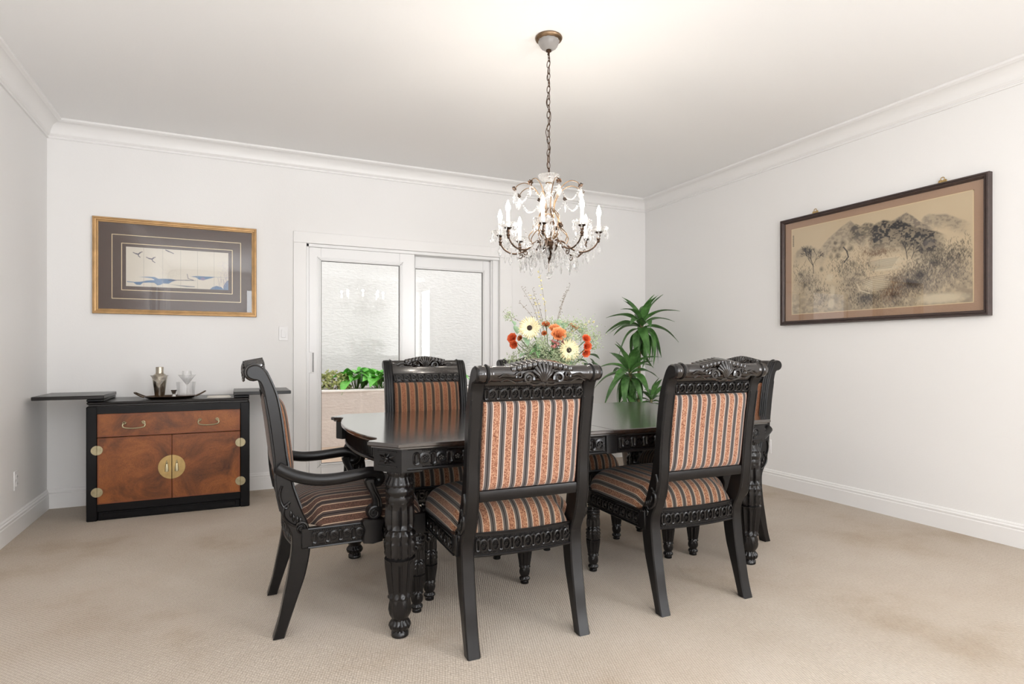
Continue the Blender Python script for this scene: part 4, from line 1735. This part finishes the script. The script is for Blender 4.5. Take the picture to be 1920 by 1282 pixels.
def P_(x, y):
    q = (x - 165) / 1322.0
    u = q / (q + .7527 * (1 - q)) if q < 1 else 1.0
    yt, ybm = 505 - .2202 * (x - 165), 1120 - .0696 * (x - 165)
    return (u, (y - yt) / (ybm - yt))


n1, n2 = cv.noise(46, 30, 3, 11), cv.noise(90, 60, 2, 12)
tex = np.clip((n1 * .5 + n2 * .5 - .30) * 4, .55, 1)
cv.poly_under([P_(*p) for p in ((360, 640), (430, 560), (520, 480), (590, 430), (620, 455), (680, 520), (720, 590))], ikw, .6, .24, .02, tex)
cv.poly_under([P_(*p) for p in ((560, 560), (600, 480), (630, 455), (665, 470), (700, 445), (745, 450), (790, 470), (830, 520), (850, 600))], ik, .75, .24, .015, tex)
cv.poly_under([P_(*p) for p in ((880, 440), (930, 410), (1000, 372), (1050, 400), (1100, 440), (1160, 470), (1220, 500))], ikw, .8, .2, .015, tex)
cv.poly_under([P_(*p) for p in ((715, 600), (738, 500), (775, 450), (830, 425), (880, 432), (950, 425), (1010, 450), (1070, 480), (1140, 490), (1230, 510), (1300, 535))], ik, 1.0, .36, .02, tex)
cv.poly_under([P_(*p) for p in ((1090, 440), (1130, 395), (1170, 380), (1230, 385), (1290, 380), (1360, 405), (1475, 440))], ikw, .65, .16, .02, tex)
cv.poly_under([P_(*p) for p in ((1090, 610), (1140, 570), (1180, 555), (1230, 575), (1280, 590))], ikw, .8, .12, .02, tex)
cv.poly_under([P_(*p) for p in ((168, 700), (200, 650), (240, 620), (300, 612), (360, 640), (400, 690))], ikw, .45, .2, .03, tex)
rs = np.random.RandomState(8)
# scrub: many short strokes whose density follows the banks
def scrub(n, xs, ys, sx, sy, col, al, L=14, w=.0018):
    for _ in range(n):
        k = rs.randint(len(xs))
        x, y = rs.normal(xs[k], sx), rs.normal(ys[k], sy)
        if not (172 < x < 1478):
            continue
        a = rs.uniform(-2.3, -.8)
        l = rs.uniform(.4, 1.2) * L
        cv.line([P_(x, y), P_(min(1480, max(170, x + l * cos(a))), y + l * sin(a))], w, col, al * rs.uniform(.4, 1))


cv.mix(np.clip((cv.v - .60 - .1 * cv.noise(6, 4, 2, 4)) * 2.4, 0, .55) * np.clip(n1 * 1.7 - .1, 0, 1), ikw)
for bx, by, bw, bh in ((270, 880, .12, .16), (600, 860, .10, .16), (1150, 830, .16, .18), (1350, 740, .12, .18), (980, 900, .10, .14), (700, 990, .12, .10)):
    cv.blob(*P_(bx, by), bw, bh, ikw, .55, .9, tex)
scrub(900, [230, 300, 380, 520, 600, 700], [820, 900, 980, 800, 900, 800], 50, 42, ik, .55)
scrub(700, [560, 640, 700, 760], [760, 1000, 1040, 1000], 55, 35, ik, .5)
scrub(1700, [1000, 1080, 1150, 1250, 1330, 1420], [860, 820, 760, 720, 700, 660], 55, 60, ik, .5)
scrub(1000, [900, 960, 1040, 1120, 1250, 1380], [980, 950, 900, 880, 850, 820], 60, 55, ikw, .6, 16)
scrub(500, [880, 900, 940, 860, 690], [900, 960, 860, 980, 690], 35, 45, brown, .5)
scrub(300, [760, 800, 850], [670, 680, 660], 40, 16, brown, .45)
for x, y, rx, ry, al in ((1210, 735, .03, .05, .8), (1100, 830, .035, .06, .85), (1020, 890, .03, .05, .8), (910, 980, .03, .05, .75), (950, 1040, .03, .04, .6), (700, 1000, .035, .05, .6),
                         (1070, 900, .03, .04, .7), (920, 860, .025, .04, .65), (610, 750, .03, .035, .6), (380, 790, .02, .04, .65), (230, 830, .03, .04, .6), (260, 905, .03, .04, .65),
                         (660, 830, .04, .03, .5), (350, 945, .03, .03, .6), (1290, 770, .02, .035, .5), (590, 900, .03, .03, .5)):
    cv.blob(*P_(x, y), rx, ry, ik, al, .8, np.clip(tex * 1.3, 0, 1))
# water and terraces
lt = rgb(214, 200, 172)
for (x, y, rx, ry) in ((780, 900, .085, .075), (860, 735, .10, .05), (850, 785, .09, .03), (440, 850, .03, .05), (460, 950, .02, .08), (450, 1040, .03, .07), (1250, 1000, .14, .06)):
    cv.blob(*P_(x, y), rx, ry, lt, .85, .5)
for k in range(8):
    cv.line([P_(655 + 14 * k, 880 + 8 * k), P_(730 + 6 * k, 850 + 12 * k), P_(880, 828 + 14 * k)], .0016, ikw, .6)
for k in range(9):
    cv.line([P_(700 + 5 * k, 745 + 7 * k), P_(800, 722 + 8 * k), P_(940 - 6 * k, 705 + 9 * k)], .0014, ik, .5)
cv.line([P_(640, 900), P_(660, 945), P_(730, 965)], .003, lt, .9)


def tree(x, y, L, a, d, w):
    if d == 0 or L < 5:
        return
    x1, y1 = x + L * cos(a), y + L * sin(a)
    if not (170 < x1 < 1480):
        return
    cv.line([P_(x, y), P_(x1, y1)], max(w, .0011), ik, .8 if d > 2 else .5)
    for _ in range(3 if d > 2 else 2):
        tree(x1, y1, L * rs.uniform(.6, .8), a + rs.uniform(-.75, .75), d - 1, w * .72)


tree(322, 820, 60, -1.65, 6, .0026)
tree(322, 770, 55, -2.2, 5, .002)
tree(1005, 715, 46, -1.7, 5, .0022)
tree(1035, 715, 44, -1.2, 5, .002)
cv.line([P_(545, 740), P_(575, 700), (P_(565, 660)), P_(540, 630)], .004, ik, .9)
for x, y, rx, ry in ((540, 600, .026, .05), (590, 640, .026, .04), (475, 650, .022, .05), (500, 690, .025, .05), (450, 700, .018, .05), (480, 600, .016, .025), (520, 640, .03, .05)):
    cv.blob(*P_(x, y), rx, ry, ik, .7, .7, np.clip(tex * 1.2, 0, 1))
for k in range(7):                       # column of brushed characters
    y = 550 + 12 * k
    cv.line([P_(170, y), P_(180, y - 1)], .0014, ik, .9)
    cv.line([P_(175, y - 3), P_(174, y + 6)], .0014, ik, .9)
cv.object('painting', M['ink'], t, (-.641, -.0152, .338), (1.285, 0, 0), (0, 0, -.678))
MB().box(-PW / 2 + .03, PW / 2 - .03, -.022, -.0205, -PH / 2 + .03, PH / 2 - .03).build('picture_glass', M['picture_glass'], t)
m = MB()
fw = .003
for c in ((-.646, .649, .338, .343), (-.646, .649, -.345, -.340), (-.646, -.641, -.345, .343), (.644, .649, -.345, .343)):
    m.box(c[0], c[1], -.0156, -.014, c[2], c[3])
m.build('paper_edge', M['gold_line'], t)
for x in (-.423, .48):
    m = MB().box(x - .026, x + .026, -.03, -.022, PH / 2 - .002, PH / 2 + .012, .003)
    m.tube([(x + .011 * cos(a * pi / 6), -.026, PH / 2 + .022 + .011 * sin(a * pi / 6)) for a in range(12)], .003, 6, closed=True)
    m.ball((x - .018, -.026, PH / 2 + .012), .006, 6, 4).ball((x + .018, -.026, PH / 2 + .012), .006, 6, 4)
    m.build('hanger', M['brass'], t)

# ================================================================== chandelier
CX, CY = 1.495, 2.73
ch = thing('chandelier', 'crystal and bronze chandelier with eight lit candle bulbs above the table', 'chandelier', (CX, CY, 0))
o = MB().lathe([(.0, CZ), (.069, CZ), (.072, CZ - .006), (.069, CZ - .013), (.058, CZ - .018), (.0, CZ - .019)], 40, caps=False).build('canopy', M['bronze_light'], ch)
m = MB().lathe([(.054, CZ - .017), (.055, CZ - .024), (.050, CZ - .040), (.038, CZ - .056), (.020, CZ - .066), (.0, CZ - .068)], 32,
               fn=lambda r, z, t: r * (1 + .04 * cos(12 * t)), caps=False)
m.build('glass_bowl', M['pale_crystal'], o)
MB().lathe([(.0, CZ - .066), (.014, CZ - .066), (.015, CZ - .074), (.006, CZ - .078), (.0045, CZ - .095), (.0, CZ - .096)], 16, caps=False).build('loop', M['bronze'], o)
lk = []
for k in range(16):
    a = 2 * pi * k / 16
    lk.append((.0085 * cos(a), 0, .020 * sin(a) if abs(sin(a)) < .99 else .020 * sin(a)))
lme = MB().tube(lk, .0021, 6, closed=True).mesh('chain_link', M['bronze'])
ztop, zbot = CZ - .092, 2.062
n = 19
zc = [ztop - .016 - (ztop - zbot - .03) * i / (n - 1) for i in range(n)]
for i, z in enumerate(zc):
    link('chain_link', lme, ch, (0.0015 * (-1) ** i, 0, z), (0, R(rnd.uniform(-7, 7)), R(90 * (i % 2) + 35)))
P = catmull([(0.012 * sin(i * 1.9) - .002, .010 * cos(i * 1.3), ztop + .01 - (ztop - zbot + .01) * i / 14) for i in range(15)], 5)
MB().tube(P, .0019, 6).build('cord', M['bronze'], ch)
# central column
MB().lathe([(.0, 2.048), (.05, 2.052), (.056, 2.056), (.054, 2.05), (.046, 2.034), (.02, 2.022), (.012, 2.018), (.012, 2.012), (.02, 2.008), (.024, 1.995), (.02, 1.98), (.014, 1.965),
            (.022, 1.95), (.027, 1.925), (.026, 1.89), (.018, 1.862), (.013, 1.85), (.017, 1.84), (.028, 1.82), (.036, 1.79), (.034, 1.76), (.02, 1.735), (.015, 1.72), (.0, 1.72)],
           24, fn=lambda r, z, t: r * (1 + .05 * cos(12 * t)), caps=False).build('glass_column', M['crystal'], ch)
m = MB()
for z in (2.015, 1.848, 1.722):
    m.lathe([(.010, z - .003), (.017, z - .002), (.017, z + .002), (.010, z + .003)], 20)
m.lathe([(0, 2.06), (.006, 2.06), (.006, 2.05), (0, 2.05)], 10, caps=False)
m.build('collar', M['bronze_light'], ch)
MB().lathe([(.0, 1.722), (.018, 1.722), (.022, 1.705), (.050, 1.69), (.054, 1.682), (.050, 1.672), (.040, 1.655), (.022, 1.642), (.012, 1.636), (.018, 1.63), (.020, 1.622), (.010, 1.612),
            (.004, 1.605), (.003, 1.59), (.0, 1.59)], 28, fn=lambda r, z, t: r * (1 + .05 * cos(10 * t)), caps=False).build('hub', M['bronze'], ch)
MB().tube([(0, 0, 1.592), (0, 0, 1.545)], .0012, 5).build('finial_rod', M['bronze_light'], ch)
# faceted shapes
m = MB()
ico = [(0, 0, 1)]
for zz, k0 in ((.62, 0), (0, .5), (-.62, 0)):
    for k in range(8):
        a = 2 * pi * (k + k0) / 8
        q = math.sqrt(1 - zz * zz)
        ico.append((q * cos(a), q * sin(a), zz))
ico.append((0, 0, -1))
fs = [(0, 1 + k, 1 + (k + 1) % 8) for k in range(8)]
for b in (1, 9):
    for k in range(8):
        fs.append((b + k, b + (k + 1) % 8, b + 8 + k))
        fs.append((b + (k + 1) % 8, b + 8 + (k + 1) % 8, b + 8 + k))
fs += [(25, 17 + k, 17 + (k + 1) % 8) for k in range(8)]
MB().add([(x * .019, y * .019, z * .019 + 1.526) for x, y, z in ico], fs).build('crystal_ball', M['crystal'], ch, 1)


def drop_mesh(L, W, T_=.4):
    """faceted pendant hanging from the origin, with a small bead on top"""
    m = MB()
    n = 8
    levels = [(0, -.16), (.34, -.30), (1, -.62), (.62, -.84), (0, -1.0)]
    vs = [(0, 0, -.10 * L)]
    for r_, z in levels[1:4]:
        for k in range(n):
            a = 2 * pi * k / n
            vs.append((W / 2 * r_ * cos(a), W / 2 * r_ * T_ * sin(a), z * L))
    vs.append((0, 0, -L))
    f = [(0, 1 + k, 1 + (k + 1) % n) for k in range(n)]
    for b in (0, 1):
        for k in range(n):
            f.append((1 + b * n + k, 1 + b * n + (k + 1) % n, 1 + (b + 1) * n + (k + 1) % n, 1 + (b + 1) * n + k))
    f += [(1 + 3 * n, 1 + 2 * n + k, 1 + 2 * n + (k + 1) % n) for k in range(n)]
    m.add(vs, f)
    m.ball((0, 0, -.06 * L), L * .075, 6, 4)
    return m.mesh('crystal_drop', M['crystal'], 1)


dS, dM, dL = drop_mesh(.045, .016), drop_mesh(.062, .022), drop_mesh(.075, .032)
arm_P = catmull([(.030, 0, 1.688), (.050, 0, 1.705), (.078, 0, 1.702), (.112, 0, 1.672), (.150, 0, 1.650), (.195, 0, 1.648), (.235, 0, 1.668), (.258, 0, 1.700), (.262, 0, 1.727)], 5)
m = MB().tube(arm_P, [.0055 - .0018 * i / 40 for i in range(41)], 8)
sp = spiral(.150, 1.634, .018, .003, 1.3, -1.2, 16)
m.tube([(a, 0, b) for a, b in sp], .0028, 6)
m.lathe([(.0, 1.724), (.008, 1.724), (.009, 1.732), (.006, 1.738), (.016, 1.744), (.020, 1.748), (.0, 1.748)], 18, Matrix.Translation((.262, 0, 0)), caps=False)
for zz, rr in ((1.70, .008), (1.712, .010)):
    m.ball((.260, 0, zz), rr, 8, 5)
arm_me = m.mesh('candle_arm', M['bronze'])
dish_me = MB().lathe([(0, .0), (.018, .0), (.036, .006), (.046, .016), (.047, .022), (.044, .021), (.034, .011), (.018, .005), (0, .005)], 32,
                     fn=lambda r, z, t: r * (1 + .05 * cos(8 * t) * (r > .03)), caps=False).mesh('drip_dish', M['crystal'], 50)
slv_me = MB().lathe([(0, 0), (.0088, 0), (.0088, .072), (.008, .074), (0, .074)], 18, caps=False).mesh('candle_sleeve', M['glow_sleeve'])
blb_me = MB().lathe([(0, 0), (.006, 0), (.0075, .004), (.0118, .016), (.0126, .024), (.0098, .038), (.005, .052), (.0015, .060), (0, .062)], 18, caps=False).mesh('bulb', M['bulb'])
for i in range(8):
    a = 2 * pi * i / 8 + R(10)
    o = link('candle_arm', arm_me, ch, (0, 0, 0), (0, 0, a))
    link('drip_dish', dish_me, o, (.262, 0, 1.748))
    link('candle_sleeve', slv_me, o, (.262, 0, 1.752))
    link('bulb', blb_me, o, (.262, 0, 1.826))
    for k in range(8):
        b = 2 * pi * k / 8
        link('crystal_drop', dS if k % 2 else dM, o, (.262 + .044 * cos(b), .044 * sin(b), 1.764), (0, 0, b + .4))
    link('crystal_drop', dL, o, (.262, 0, 1.705), (0, 0, .8))
    link('crystal_drop', dM, o, (.205, .004, 1.646), (0, 0, .3))
    link('crystal_drop', dL, o, (.150, 0, 1.632), (0, 0, 1.3))
    link('crystal_drop', dM, o, (.105, 0, 1.67), (0, 0, 1.3))
    link('crystal_drop', dM, o, (.235, -.01, 1.660), (0, 0, .9))
    l = bpy.data.lights.new('candle_light', 'POINT')
    l.energy = 1.75
    l.color = (1.0, 0.92, 0.82)
    l.shadow_soft_size = 0.016
    lo = bpy.data.objects.new('candle_light', l)
    COL.objects.link(lo)
    lo.location = (CX + .262 * cos(a), CY + .262 * sin(a), 1.905)
sc_P = catmull([(.020, 0, 1.715), (.046, 0, 1.74), (.064, 0, 1.79), (.045, 0, 1.845), (.030, 0, 1.875), (.040, 0, 1.925), (.078, 0, 1.985), (.125, 0, 2.008), (.165, 0, 1.996), (.185, 0, 1.972)], 5)
m = MB().tube(sc_P, [.0034 - .0012 * i / 45 for i in range(46)], 6)
sc_Q = catmull([(.022, .01, 1.88), (.055, .012, 1.84), (.052, .008, 1.79), (.085, .004, 1.76), (.108, 0, 1.73), (.098, 0, 1.70)], 5)
m.tube(sc_Q, .0026, 6)
sc_me = m.mesh('scroll_arm', M['bronze_light'])
m = MB()
for k in range(5):
    b = 2 * pi * k / 5
    m.ball((.006 + .002, .0085 * cos(b), .0085 * sin(b)), .0062, 6, 4, (.5, 1, 1))
    m.ball((.0, .009 * cos(b + .6), .009 * sin(b + .6)), .005, 6, 4, (.5, 1, 1))
m.ball((.010, 0, 0), .004, 6, 4)
fl_me = m.mesh('flower_ornament', M['bronze'])
for i in range(8):
    a = 2 * pi * i / 8 + R(32)
    o = link('scroll_arm', sc_me, ch, (0, 0, 0), (0, 0, a))
    link('flower_ornament', fl_me, o, (.183, 0, 1.978), (0, R(40), 0))
    link('crystal_drop', dL, o, (.188, 0, 1.972), (0, 0, R(90) if i % 2 else 0.5))
    link('flower_ornament', fl_me, o, (.066, 0, 1.79), (0, 0, 0))
    link('crystal_drop', dM, o, (.100, 0, 1.70), (0, 0, .5))
    link('crystal_drop', dS, o, (.06, 0, 1.785), (0, 0, .9))
    # bead swag to the next tip
    m = MB()
    b = 2 * pi / 8
    for k in range(17):
        t_ = k / 16
        x, y = .183 * (1 - t_) + .183 * cos(b) * t_, .183 * sin(b) * t_
        z = 1.968 - .075 * (1 - (2 * t_ - 1) ** 2)
        m.ball((x, y, z), .0052, 6, 4)
    m.build('bead_swag', M['crystal'], o, 1)
for i in range(12):
    a = 2 * pi * i / 12
    link('crystal_drop', dM, ch, (.056 * cos(a), .056 * sin(a), 1.672), (0, 0, a + .7))
for i in range(10):
    a = 2 * pi * i / 10
    link('crystal_drop', dM, ch, (.10 * cos(a), .10 * sin(a), 1.638), (0, 0, a + .7))

for i in range(16):
    a = 2 * pi * i / 16 + .2
    link('crystal_drop', dS if i % 2 else dM, ch, (.075 * cos(a), .075 * sin(a), 1.668), (0, 0, a + .3))
    link('crystal_drop', dM, ch, (.148 * cos(a), .148 * sin(a), 1.600 + .012 * (i % 2)), (0, 0, a + 1.1))
m = MB()
for k in range(19):
    t_, b = k / 18, 2 * pi / 8
    m.ball((.262 * (1 - t_) + .262 * cos(b) * t_ - .03 * sin(pi * t_), .262 * sin(b) * t_, 1.735 - .085 * (1 - (2 * t_ - 1) ** 2)), .0055, 6, 4)
sw2 = m.mesh('bead_swag', M['crystal'], 1)
m = MB()
for k in range(15):
    t_ = k / 14
    m.ball((.045 + .20 * t_, 0, 1.655 - .055 * sin(pi * t_) + .075 * t_), .005, 6, 4)
sw3 = m.mesh('bead_swag', M['crystal'], 1)
for i in range(8):
    a = 2 * pi * i / 8 + R(10)
    link('bead_swag', sw2, ch, (0, 0, 0), (0, 0, a))
    link('bead_swag', sw3, ch, (0, 0, 0), (0, 0, a + R(22.5)))

# ================================================================== flowers on the table
FX, FYY = 1.54, 2.80
fl = thing('flower_arrangement', 'vase of cream gerberas, orange blooms and eucalyptus on the table', 'flowers', (FX, FYY, TZ))
VZ = .27
UP = .09
MB().lathe([(0, 0), (.05, 0), (.056, .006), (.062, .05), (.058, .11), (.044, .2), (.05, VZ), (.047, VZ), (.041, .2), (.055, .11), (.058, .05), (.05, .01), (0, .008)], 36,
           caps=False).build('vase', M['thin_glass'], fl)
MB().lathe([(0, .0082), (.05, .0102), (.0575, .05), (.0545, .11), (.047, .13), (0, .13)], 24, caps=False).build('water', M['thin_glass'], fl)
# camera-facing basis used only to lay the blooms out across the room diagonal
ex, ey = Vector((.9053, -.4247, 0)), Vector((.4247, .9053, 0))


def at(a, d, z):
    v = ex * a + ey * d
    return Vector((v.x, v.y, z + (UP if z > .15 and abs(z) < .72 else 0)))


def face_to(n):
    return Vector(n).normalized().to_track_quat('Z', 'Y').to_euler()


def petals(n, L, W, mat, cup=.15, layers=2, nm='gerbera'):
    m = MB()
    for l in range(layers):
        for k in range(n):
            a = 2 * pi * (k + .5 * l) / n + rnd.uniform(-.05, .05)
            T = Matrix.Rotation(a, 4, 'Z') @ Matrix.Rotation(-cup - .22 * l, 4, 'Y')
            LL = L * (1 - .12 * l) * rnd.uniform(.92, 1.06)
            m.grid(2, 4, lambda u, v: (LL * (.12 + .88 * v), (u - .5) * W * (.45 + .9 * sin(pi * min(.94, v) ** .8) * .9) * (1 if v < .99 else .3), -.006 * abs(u - .5) + .10 * LL * v * v), T)
    return m.mesh(nm, mat, 60, recalc=False)


stem_tops = []
ger = [petals(26, .052, .0095, M['cream'], .12, 2) for _ in range(2)]
for k, (a, d, z, nv, s) in enumerate(((-.113, -.14, .383, at(-.25, -1, .10), 1.2), (.088, -.15, .268, at(.35, -1, -.05), 1.2), (.085, .02, .355, at(.2, -.3, .6), .8))):
    p = at(a, d, z)
    o = link('gerbera', ger[k % 2], fl, p, face_to(nv), (s,) * 3)
    MB().lathe([(0, -.002), (.010, .0), (.012, .004), (.008, .008), (0, .009)], 14, caps=False).build('flower_centre', M['flower_centre'] if k < 2 else M['rust'], o)
    stem_tops.append(p)


def bloom(n, L, W, mat, nm, layers=3):
    m = MB()
    for l in range(layers):
        for k in range(n):
            a = 2 * pi * (k + .5 * l) / n
            T = Matrix.Rotation(a, 4, 'Z') @ Matrix.Rotation(-.25 - .42 * l, 4, 'Y')
            LL = L * (1 - .16 * l)
            m.grid(3, 4, lambda u, v: (LL * v, (u - .5) * W * (.25 + sin(pi * min(.9, v) * .75)), .25 * LL * v * v - .12 * LL * (u - .5) ** 2), T)
    return m.mesh(nm, mat, 60, recalc=False)


b_or, b_pe, b_ru = bloom(8, .030, .024, M['orange'], 'orange_bloom'), bloom(7, .036, .034, M['peach'], 'peach_bloom'), bloom(9, .022, .014, M['rust'], 'rust_bloom', 3)
for me_, a, d, z, nv, s in ((b_or, -.200, -.03, .330, at(-.6, -1, .4), 1.0), (b_or, -.192, -.04, .300, at(-.5, -1, -.1), .85), (b_or, .182, -.10, .325, at(.4, -1, .5), .85),
                            (b_or, .186, -.10, .288, at(.5, -1, 0), .9), (b_or, .180, -.11, .255, at(.3, -1, -.3), .8), (b_pe, .036, -.13, .345, at(.1, -1, .5), 1.15),
                            (b_pe, .018, -.10, .378, at(-.1, -.8, .7), .8), (b_pe, .128, .02, .392, at(.5, -.5, .7), .75), (b_ru, -.025, -.06, .400, at(0, -.6, .7), 1.1), (b_ru, -.035, -.10, .355, at(-.2, -1, .3), .7),
                            (b_ru, -.16, -.08, .33, at(-.6, -.8, .2), .8), (b_ru, .09, .01, .405, at(.4, -.4, .7), .8)):
    p = at(a, d, z)
    link({id(b_or): 'orange_bloom', id(b_pe): 'peach_bloom', id(b_ru): 'rust_bloom'}[id(me_)], me_, fl, p, face_to(nv), (s,) * 3)
    stem_tops.append(p)
r = random.Random(4)
m = MB()
for k in range(16):
    c = at(r.uniform(.0, .07), -.13 + r.uniform(-.02, .02), r.uniform(.275, .32))
    m.ball(c, r.uniform(.006, .0085), 8, 6)
m.build('rose_berries', M['berry'], fl)
eu = leaf_mesh('eucalyptus_leaf', .055, .042, M['eucalyptus'], .2, .12, .4, 2, 6)
for a, d, z, az, el, s in ((-.178, -.06, .355, 100, -60, 1.0), (-.150, -.12, .335, -70, 50, 1.1), (-.085, -.13, .305, -60, 60, 1.0), (-.19, -.02, .40, 110, -50, .7), (.075, -.04, .38, 40, -50, 1.0),
                            (.20, -.06, .245, -20, 20, 1.25), (.21, -.05, .225, -30, 60, 1.0), (.13, -.10, .215, -40, 10, 1.2), (.16, -.09, .20, 10, 30, 1.1), (.22, -.03, .205, 0, 50, 1.1),
                            (.09, -.12, .205, -120, 20, 1.1), (.19, -.08, .265, 20, -10, 1.0), (-.12, -.11, .25, 190, 20, 1.1), (.245, .0, .17, -20, 70, 1.0), (.05, -.03, .40, 80, -60, .8),
                            (.17, .03, .36, 30, -40, 1.0)):
    link('eucalyptus_leaf', eu, fl, at(a, d, z), (0, R(el), R(az)), (s,) * 3)
gl = leaf_mesh('green_leaf', .075, .022, M['greenleaf'], .25, .2, .5, 2, 6)
for k in range(34):
    a = r.uniform(-.17, .17)
    link('green_leaf', gl, fl, at(a * .6, r.uniform(-.12, .06), r.uniform(.2, .29)), (r.uniform(-.6, .6), R(r.uniform(-60, 40)), R(r.uniform(-200, 20))), (r.uniform(.7, 1.2),) * 3)
m = MB()
for p in stem_tops:
    b = Vector((p.x * .12, p.y * .12, .02))
    m.tube(catmull([b, Vector((p.x * .2, p.y * .2, VZ)), Vector((p.x * .75, p.y * .75, p.z - .05)), p - Vector((0, 0, .003))], 4), .0022, 5)
m.build('stems', M['stem'], fl)
# twiggy sprays with yellow blossoms and hazy filler
sprays = [(-.055, .02, .685, 1), (-.095, .0, .60, 0), (-.10, .05, .57, 1), (-.155, .02, .615, 0), (-.165, -.02, .53, 0), (.095, .02, .60, 0), (.115, .04, .63, 0), (-.245, .0, .47, 0), (.245, .02, .425, 1), (.27, .0, .35, 0)]
tw, blo = MB(), MB()
for a, d, z, y_ in sprays:
    p0, p1 = at(a * .15, -.02, VZ - .02), at(a, d, z)
    pm = p0.lerp(p1, .55) + at(-a * .12, 0, .02)
    P = catmull([p0, pm, p1], 10)
    tw.tube(P, [.0016 - .0010 * i / 20 for i in range(21)], 5)
    for i in range(9, 21):
        q = P[i] + Vector((r.uniform(-.014, .014), r.uniform(-.014, .014), r.uniform(-.010, .012)))
        tw.tube([P[i], q], .0007, 4)
        if y_:
            for w_ in range(2):
                blo.ball(q + Vector((r.uniform(-.006, .006), r.uniform(-.006, .006), r.uniform(-.006, .006))), r.uniform(.003, .0055), 6, 4, (1, 1, .6))
        else:
            tw.ball(q, .0024, 5, 3)
tw.build('twigs', M['twig'], fl)
tag(blo.build('yellow_blossom', M['yellow'], fl), kind='stuff')
m = MB()
for a, d, z, sx_, sz_, n_ in ((.0, -.10, .235, .11, .07, 1300), (.06, -.12, .215, .09, .06, 1000), (-.10, -.08, .26, .07, .06, 500), (.14, 0, .40, .09, .05, 320), (.03, -.02, .41, .12, .03, 320),
                              (-.06, -.12, .30, .04, .04, 260), (.20, .0, .36, .07, .05, 260), (-.225, 0, .455, .03, .03, 90), (-.20, -.02, .215, .04, .04, 160), (.235, 0, .31, .04, .05, 160),
                              (.1, -.1, .33, .05, .03, 160)):
    for _ in range(n_):
        c = at(a + r.gauss(0, sx_ * .5), d + r.gauss(0, .04), max(.12, z + r.gauss(0, sz_ * .5)))
        s = r.uniform(.0025, .0055)
        q = Euler((r.uniform(0, 6), r.uniform(0, 6), 0)).to_matrix()
        s *= 1.25
        m.add([c + q @ Vector(v) for v in ((s, 0, 0), (0, s * .6, 0), (-s, 0, 0), (0, -s * .6, 0), (0, 0, s * .5))], [(0, 1, 4), (1, 2, 4), (2, 3, 4), (3, 0, 4)])
tag(m.build('filler_foliage', M['filler'], fl, recalc=False), kind='stuff')

# ================================================================== dracaena in the corner
dx, dy = 3.56, 4.70
dc = thing('dracaena', 'tall potted dracaena with drooping green leaves in the right rear corner', 'plant', (dx, dy, 0))
MB().lathe([(0, 0), (.12, 0), (.13, .01), (.165, .27), (.175, .28), (.175, .30), (.160, .30), (.150, .25), (0, .25)], 40, caps=False).build('pot', M['pot'], dc)
MB().lathe([(0, .262), (.152, .262), (.152, .24), (0, .24)], 32, caps=False).build('soil', M['soil'], dc)
dl = [leaf_mesh('leaf', .34, .090, M['dracaena'], .22, dr_, .5, 4, 12, .02, .08) for dr_ in (.08, .45, .95, 1.35)]


def crown(stem_pts, rad, n, seed, s0, el0=62, el1=-62):
    rr_ = random.Random(seed)
    o = MB().tube(catmull(stem_pts, 5), rad, 10).build('cane', M['cane'], dc)
    top = Vector(stem_pts[-1])
    for i in range(n):
        t_ = i / (n - 1)
        az = i * 2.3999 + rr_.uniform(-.3, .3)
        el = R(el0 + (el1 - el0) * t_ + rr_.uniform(-10, 10))
        k = min(3, int(t_ * 3.2 + rr_.uniform(0, .9)))
        s = s0 * (0.72 + .35 * sin(pi * min(1, t_ + .15))) * rr_.uniform(.88, 1.1)
        base = top + Vector((.012 * cos(az), .012 * sin(az), -.17 * s0 * t_))
        link('leaf', dl[k], o, base, (rr_.uniform(-.25, .25), -el, az), (s, s, s))


crown([(.02, 0, .25), (.03, .01, .8), (.02, -.01, 1.10), (.04, -.02, 1.44)], .016, 40, 3, .95)
crown([(-.05, .02, .25), (-.07, .0, .6), (-.10, -.02, .98)], .015, 34, 9, .92, 60, -70)
crown([(.06, -.06, .25), (.10, -.08, .45), (.10, -.09, .70)], .014, 22, 12, .72, 60, -45)
